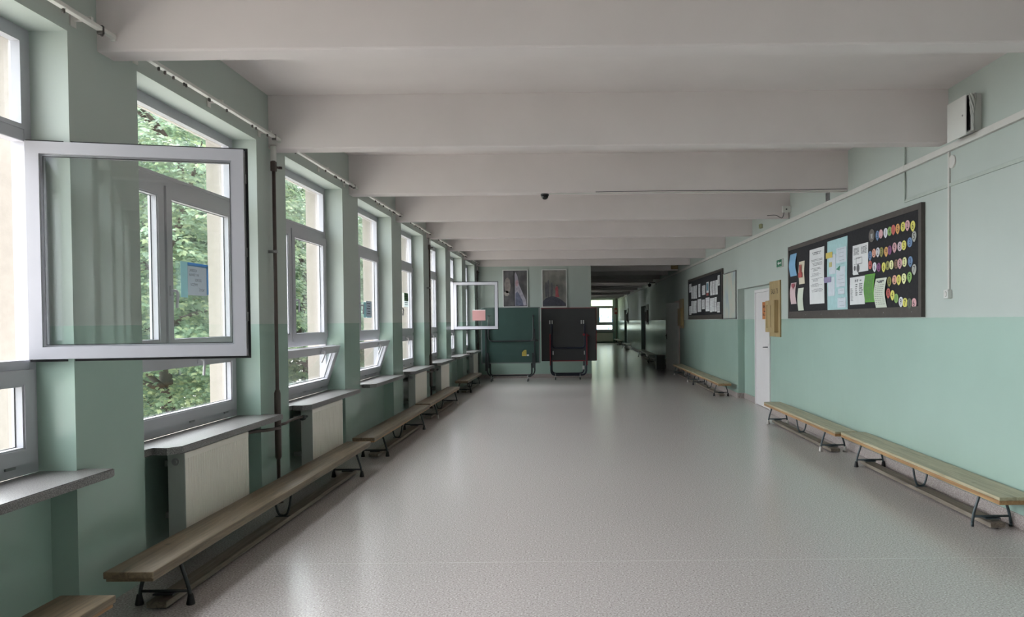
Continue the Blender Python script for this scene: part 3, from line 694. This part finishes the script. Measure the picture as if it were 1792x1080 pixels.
# ------------------------------------------------------------------ plaques, signs
def plaque(label, y0, y1, z0, z1, text=None):
    r = thing('room_sign', label, 'plaque', None, (RX - .001, y0, z0)); L, H_ = y1 - y0, z1 - z0
    part('backing_board', MB().box(-.022, 0, 0, L, 0, H_, .003), M['plaque'], r)
    c = MB().ring(.10, L + .02, .07, .58, .085, -.085, -.022, wb=.07, wt=.07)
    c.box(-.074, -.022, .18, L - .06, .135, .515).box(-.080, -.073, .20, L * .50, .15, .50).box(-.080, -.073, L * .54, L - .08, .15, .50)
    part('slatted_case', c, M['plaque'], r)
    if text: part('lettering', MB().text(text, .115, (-.0235, L * .5, H_ - .165), (0, -1, 0), (0, 0, 1)), M['inkd'], r, label='black lettering')
    return r
plaque('tan wooden room plaque with case beside the white niche door', 12.01, 12.64, 1.27, 2.16, 'SALA 73')
plaque('tan wooden room plaque beside the door standing ajar', 22.40, 23.10, 1.31, 2.17)
for i, (y, z) in enumerate(((32.6, 1.38), (44.1, 1.40))):
    r = thing('room_sign', ('dark corridor plaque by the nearer doorway', 'dark corridor plaque by the doorway near the far window')[i], 'plaque', None, (RX, y, z))
    part('backing_board', MB().box(-.025, 0, 0, .8, 0, .85, .004), M['bframe'], r); part('slatted_case', MB().ring(.1, .8, .08, .6, .06, -.075, -.025), M['bframe'], r)
es = thing('exit_sign', 'small green exit sign high beside the niche', 'sign', None, (RX, 11.86, 2.355))
part('sign_housing', MB().box(-.03, 0, 0, .30, 0, .125, .003), M['boxw'], es)
part('green_plate', MB().box(-.033, -.0295, .008, .292, .008, .117), M['green_sign'], es)
part('arrow', MB().box(-.0345, -.0325, .03, .17, .052, .072).prism([(.17, .03), (.17, .094), (.235, .062)], 'x', -.0345, -.0325), M['paper'], es, label='white arrow')
nt_ = thing('door_notice', 'orange notice sheet stuck on the white niche door', 'notice', None, (3.372, 13.30, 1.55))
part('sheet', MB().box(-.003, 0, 0, .30, 0, .30), paint('b06d3c'), nt_)
m = MB()
for (a, b_, z, t) in ((.05, .09, .22, .05), (.12, .15, .22, .035), (.19, .26, .21, .06), (.10, .22, .14, .015), (.05, .09, .08, .04), (.12, .2, .07, .012)): m.box(-.0042, -.0028, .30 - b_, .30 - a, z - t / 2, z + t / 2)
part('dark_print', m, M['inkd'], nt_)

# ------------------------------------------------------------------ window notes
NX = -2.80 - .0275
nb = thing('window_note', 'grey paper note with blue edge taped to the second window', 'note', None, (NX, 5.60, 1.75))
part('clear_sleeve', MB().box(-.002, -.0005, 0, .10, -.0, .262), thin_paper('pale aqua film', (.56, .66, .67)), nb, label='pale aqua plastic sleeve')
part('sheet', MB().box(-.0005, .001, .10, .40, .02, .245), thin_paper('grey note paper', (.62, .63, .65)), nb)
part('blue_tape', MB().box(.001, .002, .10, .42, .236, .262).box(.001, .002, .392, .42, .03, .25), thin_paper('blue tape', '4a86b0'), nb, label='blue tape along top and side')
tx = MB()
for s_, y, z in (('„WIEDZA', .12, .205), ('NAWET I W', .12, .172), ('SZKOLE', .21, .135), ('UCZYMY', .14, .100), ('ŻYCIA”', .27, .062)):
    tx.text(s_, .028, (.0016, y, z), (0, 1, 0), (0, 0, 1), 'l')
part('lettering', tx, M['inkd'], nb)
nb = thing('window_note', 'grey note with aqua lower edge on the fourth window', 'note', None, (NX, 10.52, 1.625))
part('clear_sleeve', MB().box(-.002, -.0005, 0, .12, 0, .21), thin_paper('aqua film', (.54, .64, .65)), nb); part('sheet', MB().box(-.0005, .001, .12, .42, .01, .23), thin_paper('grey sheet', (.58, .60, .62)), nb)
tx = MB()
for i in range(5): tx.box(.001, .0018, .16 + .03 * (i % 2), .34, .19 - .035 * i, .20 - .035 * i)
part('lettering', tx, M['inkd'], nb); part('aqua_strip', MB().box(.001, .002, .14, .40, 0, .014), paint('6fb0c4'), nb)
nb = thing('window_note', 'white note with green top on the fifth window', 'note', None, (NX, 13.07, 1.82))
part('sheet', MB().box(-.0005, .001, 0, .33, 0, .235), thin_paper('white sheet', (.82, .84, .84)), nb); part('green_header', MB().box(.001, .002, 0, .33, .10, .235), thin_paper('green sheet', '5c9158'), nb, label='green upper part')
tx = MB()
for i in range(6): tx.box(.002, .003, .04, .27, .20 - .033 * i, .21 - .033 * i)
part('lettering', tx, M['inkd'], nb)
hy = WN(7) + 1.722
pk = thing('pink_sheet', 'pink sheet stuck on the pane of the open far sash', 'sheet', None, (-2.35, hy - .047, 1.585))
part('sheet', MB().box(0, .31, -.0015, 0, 0, .245), thin_paper('pink sheet', 'c99b98'), pk); part('white_edge', MB().box(0, .31, -.002, -.0005, .24, .252), M['paper'], pk)

# ------------------------------------------------------------------ wall services
ct = thing('cable_trunking', 'long white cable trunking along the top of the classroom wall', 'trunking', None, (RX - .001, -1.0, 3.0))
part('duct', MB().box(-.034, 0, 0, 54.6, -.028, .028, .003), M['conduit'], ct)
j = MB()
for y in (8.5, 10.9, 13.2, 16.0, 19.5): j.box(-.036, 0, y, y + .012, -.030, .030, .002)
part('joint_cover', j, M['conduit'], ct)
cb = thing('wiring_cabinet', 'white open wiring cabinet with grey cables high on the wall', 'cabinet', None, (RX, 6.15, 3.032))
part('housing', MB().box(-.085, 0, 0, .29, 0, .29, .003), M['boxw'], cb)
part('gap_shade', MB().box(-.10, -.084, .006, .284, .006, .284), M['black'], cb)  # solid black slab standing in for shade inside the open cabinet
dl = part('cabinet_door', MB().box(-.128, -.118, 0, .30, -.032, .284, .002), M['boxw'], cb)
part('lock', MB().lathe([(.008, -.132), (.008, -.127)], (0, .045, .13), 'x', 10), M['grey_metal'], dl)
part('hinge', MB().box(-.12, -.084, .27, .288, .02, .26), M['boxw'], cb)
m = MB()
for i in range(5):
    a = (i - 2) * .006; ph = i * 1.25
    pth = [(-.082 + .024 * math.cos(ph + t * 5.0) * abs(1 - 1.5 * t) + a * .3, -.022 + .014 * math.sin(ph + t * 5.0), .285 - .295 * t) for t in [k_ / 14 for k_ in range(15)]]
    m.tube(pth, .0085, 8)
part('cable_bundle', m, M['cable'], cb, label='twisted grey cable bundle')
single('junction_disc', MB().lathe([(.054, -.014), (.056, -.004), (.056, 0)], (RX, 6.61, 2.88), 'x', 24), M['conduit'], 'round white junction cover beside the vertical conduit', 'junction cover')
vc = thing('wall_conduit', 'white vertical conduit running down to the wall socket', 'conduit', None, (RX, 6.66, 1.79))
part('duct', MB().box(-.016, 0, -.011, .011, 0, 1.182, .002), M['conduit'], vc)
so = thing('wall_socket', 'white wall socket at the foot of the vertical conduit', 'socket', None, (RX, 6.66, 1.755))
part('housing', MB().box(-.04, 0, -.038, .038, -.042, .036, .006), M['boxw'], so); part('socket_face', MB().lathe([(.022, -.046), (.026, -.040)], (0, 0, -.003), 'x', 16), M['conduit'], so)
mc = thing('painted_conduit', 'mint painted twin conduit stepping along the wall under the trunking', 'conduit', None, (RX, 7.53, 2.69))
part('vertical_pipe', MB().tube([(-.012, 0, .0), (-.012, 0, .278)], .008, 8).tube([(-.012, 0, .342), (-.012, 0, .82)], .008, 8), M['mintpipe'], mc); part('duct', MB().box(-.014, 0, -8.0, .02, -.018, .014, .002), M['mintpipe'], mc)
vt = thing('air_vent', 'small dark grey vent grille high on the wall above the trunking', 'vent', None, (RX, 9.74, 3.045))
m = MB().ring(0, .13, 0, .105, .012, -.012, 0)
for i in range(6): m.box(-.009, -.002, .012, .118, .014 + i * .014, .022 + i * .014)
part('grille', m, M['grey_metal'], vt); part('backing', MB().box(-.003, -.0005, .01, .12, .01, .095), M['dark'], vt)
ap = thing('signal_box', 'small white signal box with dangling cable under the fourth beam', 'device', None, (RX, BF(3) - .06, 3.13))
part('housing', MB().box(-.125, 0, 0, .06, 0, .095, .006), M['boxw'], ap); part('lens', MB().lathe([(.012, -.006), (.012, .002)], (-.07, 0, .045), 'y', 12), M['dark'], ap)
part('aerial_cable', MB().tube(fillet([(-.10, .02, 0.0), (-.13, .0, -.10), (-.24, -.04, -.04), (-.37, -.05, -.055)], .05, 5), .005, 6).tube([(-.03, .02, 0), (-.025, .02, -.10)], .004, 6), M['dark'], ap)
ys = thing('wall_detector', 'tiny yellowish detector high on the wall above the trunking', 'detector', None, (RX, 13.15, 3.10))
part('detector_body', MB().box(-.045, 0, 0, .10, 0, .075, .008), paint('a8a888'), ys); part('detector_cover', MB().box(-.055, -.044, .01, .06, .01, .065, .004), paint('8b8d6a'), ys)
sp = thing('wall_speaker', 'tan wooden loudspeaker under the last beam at the corridor mouth', 'speaker', None, (RX, 23.55, 3.10))
part('cabinet_body', MB().box(-.22, 0, 0, .25, 0, .14, .005), paint('7d6a4c'), sp); part('speaker_grille', MB().box(-.20, -.02, -.006, .002, .015, .125), paint('94805c'), sp)
dc = thing('ceiling_camera', 'black dome camera under the third ceiling beam', 'camera', None, (-.30, BF(2) + .085, BEAM))
part('camera_base', MB().lathe([(.048, -.022), (.05, 0)], n=20), M['black'], dc); part('dome', MB().lathe([(.004, -.066), (.02, -.062), (.034, -.050), (.04, -.035), (.041, -.02)], n=20), plain('dark dome plastic', (.07, .07, .08), .12), dc)
cc = thing('camera_cable', 'thin white cable duct from the dome camera along the third beam', 'cable duct', None, (0, BF(2) + .03, BEAM))
part('duct', MB().box(-.25, RX, -.012, .012, -.012, 0, .002), M['conduit'], cc); part('loose_cable', MB().tube([(.3, -.038, .004), (1.2, -.036, .010), (2.2, -.036, .004), (3.25, -.036, .012)], .0035, 6), M['dark'], cc)
d2 = thing('wall_camera', 'dark camera on a wall bracket inside the corridor', 'camera', None, (RX, 29.6, 2.95))
part('bracket', MB().box(-.02, 0, -.05, .05, -.05, .1, .004).tube([(0, 0, .04), (-.26, 0, .04), (-.26, 0, 0)], .014, 8), M['dark'], d2); part('dome', MB().lathe([(.01, -.12), (.05, -.10), (.065, -.06), (.065, 0)], (-.26, 0, 0), n=16), M['black'], d2)
rb = thing('fire_alarm_switch', 'red fire alarm box on the dark pipe by the far window', 'alarm', None, (3.10, 53.5, 2.0))
part('alarm_box', MB().box(-.1, .1, 0, .1, 0, .42, .01), paint('8c2f2f'), rb); part('alarm_face', MB().box(-.06, .06, -.01, .002, .15, .30), paint('c0b0a8'), rb)
single('corner_pipe', MB().tube([(3.12, 53.68, 0), (3.12, 53.68, 3.1)], .035, 10), M['pipe'], 'dark vertical pipe in the far corridor corner', 'pipe')

# ------------------------------------------------------------------ folded table tennis tables
def caster(parent, x, y, big=True):
    r0 = .034 if big else .03
    m = MB().tube([(x, y, .16), (x, y, .075)], .010, 8)
    for s_ in (-1, 1): m.box(x + s_ * .018 - .002, x + s_ * .018 + .002, y - .012, y + .012, r0, .085)
    m.box(x - .02, x + .02, y - .012, y + .012, .080, .088)
    c = part('caster', m, M['chrome'], parent)
    part('wheel', MB().lathe([(r0 * .8, -.013), (r0, -.009), (r0, .009), (r0 * .8, .013)], (x, y, r0), 'x', 18), M['rubber'], c)
    part('hub', MB().lathe([(r0 * .4, -.0145), (r0 * .4, .0145)], (x, y, r0), 'x', 12), M['chrome'], c)
# green
T = thing('table_tennis_table', 'dark green folded table tennis table on casters', 'table tennis table', None, (-1.575, 19.9, 0))
for nm, ya in (('front_leaf', .0), ('rear_leaf', .20)):
    lf = part(nm, MB().box(-.735, .735, ya, ya + .022, .49, 1.905, .004), M['ttgreen'], T)
    part('rim', MB().ring(-.755, .755, .47, 1.925, .022, ya - .006, ya + .045, 'y'), M['rim'] if nm == 'front_leaf' else M['dark'], lf, label='grey edging strip')
u = fillet([(.595, -.035, 1.70), (.595, -.035, 1.05), (-.56, -.035, 1.05), (-.56, -.035, 1.70)], .12, 6)
part('folded_leg', MB().tube(u, .019, 12).box(.57, .62, -.05, .0, 1.66, 1.72, .004).box(-.585, -.535, -.05, 0, 1.66, 1.72, .004), M['dark'], T)
for x in (-.635, .625):
    part('side_post', MB().box(x - .017, x + .017, -.055, -.015, .28, 1.36, .004), M['dark'], T)
    part('pivot_plate', MB().box(x - .02 + (.05 if x < 0 else -.05), x + .02 + (.05 if x < 0 else -.05), -.05, .24, .35, .74, .004), M['dark'], T)
part('lock_bar', MB().tube([(.52, -.05, 1.065), (.72, -.05, 1.06)], .016, 10).box(.62, .68, -.07, -.02, 1.03, 1.10, .006), M['dark'], T)
m = MB().tube(fillet([(-.54, .11, .47), (-.54, .11, .155), (.54, .11, .155), (.54, .11, .47)], .08, 5), .022, 12)
m.tube(fillet([(.62, -.03, .75), (.62, -.03, .22), (.50, -.02, .13), (.44, -.02, .14)], .12, 6), .019, 10).tube(fillet([(-.60, -.03, .75), (-.60, -.03, .22), (-.50, -.02, .13), (-.46, -.02, .14)], .12, 6), .019, 10)
m.tube([(-.48, -.06, .145), (-.48, .28, .145)], .018, 10).tube([(.45, -.06, .145), (.45, .28, .145)], .018, 10)
part('undercarriage', m, M['dark'], T)
for x in (-.50, .44):
    for y in (-.06, .27): caster(T, x, y)
st = [(.295, .66), (.41, .66), (.41, .815), (.36, .815), (.325, .79), (.295, .75)]
part('yellow_label', MB().prism(st, 'y', -.004, -.0005), M['yellow'], T, label='yellow label'); part('white_sticker', MB().box(.418, .475, -.004, -.0005, .66, .70), M['paper'], T)
m = MB()
for i in range(4): m.box(.31, .395, -.0055, -.0042, .69 + i * .025, .696 + i * .025)
part('label_print', m, plain('ochre print', (.5, .4, .15), .8), T)
# charcoal
T = thing('table_tennis_table', 'charcoal folded table tennis table with red edging', 'table tennis table', None, (-.07, 20.45, 0))
for nm, ya, x1, mt in (('front_leaf', 0., .715, 'ttblack'), ('rear_leaf', .20, .735, 'ttblack')):
    lf = part(nm, MB().box(-.72, x1, ya, ya + .025, .49, 1.895, .004), M[mt], T)
    if nm == 'front_leaf': part('rim', MB().box(-.735, x1 + .012, ya - .002, ya + .04, 1.889, 1.905, .003), M['red'], lf, label='red edging strip')
    else: part('rim', MB().ring(-.735, x1 + .012, .485, 1.905, .016, ya - .002, ya + .04, 'y'), M['red'], lf, label='red edging strip')
part('bottom_strip', MB().box(-.50, .46, -.012, -.0, .482, .505, .003), M['red'], T, label='red strip along the lower edge')
part('side_strip', MB().box(.718, .733, -.004, .03, .78, 1.20, .003), M['red'], T, label='red strip on the side')
for x in (-.50, .335, .393, -.437):
    part('hinge_bracket', MB().box(x - .016, x + .016, -.022, 0, 1.475, 1.575, .004), M['chrome'], T, label='bright metal bracket')
for x in (-.42, .41): part('clip', MB().box(x - .015, x + .015, -.052, -.028, .66, .76, .004), M['chrome'], T, label='bright metal clip')
part('upper_tube', MB().tube(fillet([(-.45, -.02, 1.48), (-.45, -.02, .835), (.42, -.02, .835), (.42, -.02, 1.48)], .10, 6), .021, 12), M['navy'], T)
part('base_tube', MB().tube(fillet([(-.475, -.05, 1.20), (-.475, -.05, .125), (.455, -.05, .125), (.455, -.05, 1.20)], .13, 7), .024, 12).tube(fillet([(-.46, .19, .9), (-.46, .19, .15), (.40, .19, .15), (.40, .19, .9)], .12, 6), .020, 12)
     .tube([(-.38, -.05, .125), (-.38, .19, .15)], .016, 8).tube([(.32, -.05, .125), (.32, .19, .15)], .016, 8), M['navy'], T)
for x in (-.495, .475): part('red_post', MB().box(x - .014, x + .014, -.085, -.055, .38, 1.215, .004), M['red'], T, label='red side post')
part('release_knob', MB().lathe([(.03, -.06), (.034, -.045), (.03, -.02)], (.40, 0, 1.19), 'y', 14).tube([(.40, -.03, 1.19), (.54, -.03, 1.16)], .014, 8), M['red'], T)
part('white_sticker', MB().box(.352, .404, -.076, -.074, .27, .37), M['paper'], T)
for x in (-.36, .29):
    for y in (-.07, .20): caster(T, x, y, False)

# ------------------------------------------------------------------ posters on the end wall
def poster(label, x0, x1, z0, z1, colours):
    r = thing('framed_poster', label, 'poster', None, (x0, END, z0)); L, H_ = x1 - x0, z1 - z0
    part('poster_frame', MB().ring(0, L, 0, H_, .022, -.025, 0, 'y'), M['frame_alu'], r)
    mm, nt, p = base('poster print', '555555', .4); v = coords(nt, (1.4, 1, .8)); nn = N(nt, 'ShaderNodeTexNoise', Scale=3.4, Detail=6.0); nt.links.new(v, nn.inputs['Vector'])
    rp = ramp(nt, nn.outputs['Fac'], colours); nt.links.new(rp.outputs['Color'], p.inputs['Base Color'])
    part('print', MB().box(.02, L - .02, -.014, 0, .02, H_ - .02), mm, r); return r
p1 = poster('framed dark poster with a split face on the end wall', -1.87, -1.18, 1.94, 2.97, [(.3, lin('3a393b')), (.5, lin('524f51')), (.7, lin('6d696c'))])
def blob(cx, cz, w_, h_, n_=18, wob=0, seed=1):
    q = random.Random(seed); return [(cx + w_ * math.cos(2 * PI * i / n_) * (1 + wob * q.uniform(-1, 1)), cz + h_ * math.sin(2 * PI * i / n_) * (1 + wob * q.uniform(-1, 1))) for i in range(n_)]
G = lambda c_: plain('print tone ' + c_, c_, .45, var=.22, scale=14)
part('grey_face', MB().prism(blob(.13, .60, .085, .22, 18, .06, 2), 'y', -.0165, -.0143), G('857b77'), p1)
part('grey_hands', MB().prism(blob(.11, .38, .07, .075, 14, .15, 3), 'y', -.0165, -.0143), G('958d87'), p1)
part('dark_divide', MB().box(.30, .325, -.0175, -.0143, .03, .99), G('29282a'), p1)
part('pale_hair', MB().prism([(.33, .04), (.33, .92), (.36, .96), (.41, .84), (.45, .62), (.52, .45), (.62, .22), (.655, .05)], 'y', -.0165, -.0143), G('a39ca8'), p1)
part('dark_sleeve', MB().prism([(.34, .05), (.35, .38), (.40, .44), (.45, .36), (.53, .20), (.57, .04)], 'y', -.0185, -.0166), G('64667a'), p1)
part('pale_cheek', MB().prism(blob(.39, .66, .045, .09, 14, .05, 4), 'y', -.0185, -.0166), G('a98a90'), p1)
p2 = poster('framed grey misty poster with a small red figure', -.80, -.115, 1.93, 2.97, [(.3, lin('5c5a58')), (.5, lin('77746f')), (.7, lin('8c8883'))])
part('dark_rocks', MB().prism([(.03, .08), (.03, .17), (.12, .26), (.28, .31), (.40, .28), (.55, .20), (.655, .10), (.655, .04), (.03, .04)], 'y', -.0165, -.0143), G('45444e'), p2)
for cx, h_ in ((.12, .22), (.18, .26), (.27, .22)): part('grey_figure', MB().prism(blob(cx, .30 + h_ * .8, .035, h_, 14, .12, int(cx * 100)), 'y', -.0155, -.0143), G('57555a'), p2)
part('red_figure', MB().prism([(.37, .28), (.375, .44), (.36, .50), (.385, .56), (.41, .58), (.44, .56), (.455, .49), (.45, .40), (.48, .28)], 'y', -.0175, -.0146), G('9c4f54'), p2)
part('figure_head', MB().prism(blob(.415, .60, .017, .022, 10), 'y', -.0185, -.0146), G('4a3c3a'), p2)

# ------------------------------------------------------------------ trees outside
def leaf_shape(s):
    a = [(0, -.12), (.10, -.02), (.42, -.10), (.30, .10), (.52, .34), (.27, .34), (.20, .48), (0, .92)]
    return [(x * s, y * s) for x, y in a] + [(-x * s, y * s) for x, y in a[-2:0:-1]]
def crown_mesh(name, seed, rx, ry, rz, zc, sprays, per, size):
    q = random.Random(seed); vs, fs = [], []
    shape = leaf_shape(1.0); nl = len(shape)
    for _ in range(sprays):
        while True:
            a = Vector((q.gauss(0, 1), q.gauss(0, 1), q.gauss(0, 1))).normalized()
            rad = q.uniform(.35, 1.0) ** .5
            lump = 1 + .16 * math.sin(3.1 * a.x + 2.3 * a.z + seed) + .12 * math.sin(5.3 * a.y + 4.1 * a.z)
            c = Vector((a.x * rx * rad * lump, a.y * ry * rad * lump, a.z * rz * rad * lump)); break
        out = Vector((a.x, a.y, .15)).normalized()
        side = out.cross(Vector((0, 0, 1))).normalized()
        for _k in range(per):
            u_, v_ = q.uniform(-.42, .42), q.uniform(-.6, .6)
            o = c + side * u_ + out * v_ + Vector((0, 0, -abs(u_) * .35 - v_ * .35 + q.uniform(-.10, .10) + zc))
            d = (out * q.uniform(.5, 1.2) + side * (u_ * 1.8 + q.uniform(-.5, .5)) + Vector((0, 0, -q.uniform(.3, .9)))).normalized()
            nrm = (Vector((0, 0, 1)) + out * q.uniform(.1, .9) + side * q.uniform(-.4, .4)).normalized()
            rgt = d.cross(nrm).normalized(); nn_ = rgt.cross(d)
            s_ = size * q.uniform(.65, 1.25); b0 = len(vs)
            for x, y in shape:
                p_ = o + rgt * x * s_ + d * y * s_ + nn_ * (-abs(x) * .35 * s_ - y * y * .15 * s_)
                vs.append((p_.x, p_.y, p_.z))
            fs.append(tuple(range(b0, b0 + nl // 2 + 1)))
            fs.append((b0,) + tuple(range(b0 + nl // 2, b0 + nl)))
    me = bpy.data.meshes.new(name); me.from_pydata(vs, [], fs); me.update(); return me
def trunk_mesh(seed, h, r0, spread):
    q = random.Random(seed); m = MB()
    pth = [Vector((q.uniform(-.1, .1) * i, q.uniform(-.1, .1) * i, h * i / 6)) for i in range(7)]
    m.tube(pth, [r0 * (1 - .11 * i) for i in range(7)], 12)
    for i in range(13):
        b0 = pth[2 + i % 5]; a = q.uniform(0, 2 * PI); e = Vector((math.cos(a) * spread * q.uniform(.5, 1), math.sin(a) * spread * q.uniform(.5, 1), q.uniform(.2, 1.6)))
        m.tube([b0, b0 + e * .4 + Vector((0, 0, .15)), b0 + e], [r0 * .42, r0 * .26, r0 * .08], 7)
    return m.mesh('trunk')
cm1 = crown_mesh('crown', 11, 3.5, 3.5, 5.1, 6.4, 900, 44, .135); cm1.materials.append(M['leaf'])
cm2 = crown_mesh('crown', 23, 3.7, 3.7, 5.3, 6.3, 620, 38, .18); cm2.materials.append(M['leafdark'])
tm1, tm2 = trunk_mesh(3, 9.0, .20, 2.6), trunk_mesh(5, 9.5, .24, 3.0)
TREES = [(1, -11.4, 21.8, 0, 1.1, 'light green maple filling the second window'), (1, -11.0, 31.5, 2.1, 1.1, 'light green maple seen through the third window'),
         (1, -11.5, 42.5, 4.0, 1.15, 'light green maple seen through the fourth window'), (2, -17.0, 30.0, .6, 1.35, 'dark tree behind the maple of the second window'),
         (2, -18.0, 49.0, 1.9, 1.4, 'dark tree behind the maple of the third window'), (2, -18.5, 39.5, 3.0, 1.35, 'dark tree deep in the garden between the maples'),
         (2, -14.5, 60.0, 2.5, 1.3, 'dark tree farthest along the window wall'), (2, -21.5, 36.5, 1.2, 1.5, 'dark tree in the second row beyond the second window'), (2, -24.5, 45.0, 2.5, 1.6, 'dark tree at the back of the garden beyond the second window')]
for kd, x, y, rz, sc, lb in TREES:
    t = thing('maple_tree' if kd == 1 else 'garden_tree', lb, 'tree', 'trees outside the windows', (x, y, -3.62), (0, 0, rz)); t.scale = (sc, sc, sc)
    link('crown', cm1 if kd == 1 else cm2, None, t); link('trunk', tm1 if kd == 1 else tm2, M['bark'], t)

# ------------------------------------------------------------------ sky, camera, view
wd = bpy.data.worlds.new('overcast sky'); SC.world = wd; wd.use_nodes = True; nt = wd.node_tree
bg = nt.nodes['Background']; tc = N(nt, 'ShaderNodeTexCoord'); sx = N(nt, 'ShaderNodeSeparateXYZ'); nt.links.new(tc.outputs['Generated'], sx.inputs[0])
dp = N(nt, 'ShaderNodeVectorMath', operation='DOT_PRODUCT'); dp.inputs[1].default_value = Vector((-.78, .14, .61)).normalized(); nt.links.new(tc.outputs['Generated'], dp.inputs[0])
mr = N(nt, 'ShaderNodeMapRange', interpolation_type='SMOOTHSTEP'); mr.inputs['From Min'].default_value = .25; mr.inputs['From Max'].default_value = 1.0
mr.inputs['To Min'].default_value = 1.35; mr.inputs['To Max'].default_value = 8.0
nt.links.new(dp.outputs['Value'], mr.inputs['Value'])
my = N(nt, 'ShaderNodeMapRange'); my.inputs['From Min'].default_value = -.6; my.inputs['From Max'].default_value = .5; my.inputs['To Min'].default_value = .55; my.inputs['To Max'].default_value = 1.15
nt.links.new(sx.outputs['Y'], my.inputs['Value']); ml = N(nt, 'ShaderNodeMath', operation='MULTIPLY')
nt.links.new(mr.outputs[0], ml.inputs[0]); nt.links.new(my.outputs[0], ml.inputs[1]); nt.links.new(ml.outputs[0], bg.inputs['Strength'])
rp = ramp(nt, sx.outputs['Z'], [(0.0, (.88, .94, 1.0, 1)), (1.0, (.94, .97, 1.0, 1))])
nt.links.new(rp.outputs['Color'], bg.inputs['Color'])

F, CX, CY, H = 1350.0, 1000.0, 587.5, 1.55
pitch, roll = -.0189, -.0095
fwd = Vector((0, math.cos(pitch), math.sin(pitch))); r0 = Vector((1, 0, 0)); u0 = r0.cross(fwd)
rv = r0 * math.cos(roll) + u0 * math.sin(roll); uv = -r0 * math.sin(roll) + u0 * math.cos(roll)
cam = bpy.data.cameras.new('camera'); co = bpy.data.objects.new('camera', cam); COL.objects.link(co)
co.matrix_world = Matrix(((rv.x, uv.x, -fwd.x, 0), (rv.y, uv.y, -fwd.y, 0), (rv.z, uv.z, -fwd.z, H), (0, 0, 0, 1)))
cam.sensor_width = 36.0; cam.lens = F / 1792 * 36; cam.shift_x = -(CX - 896) / 1792; cam.shift_y = (CY - 540) / 1792
cam.clip_start = .05; cam.clip_end = 300
SC.camera = co
SC.view_settings.view_transform = 'Standard'; SC.view_settings.look = 'None'; SC.view_settings.gamma = 1.0
SC.view_settings.exposure = 1.64
SC.cycles.diffuse_bounces = 6; SC.cycles.transparent_max_bounces = 16; SC.cycles.sample_clamp_indirect = 6.0
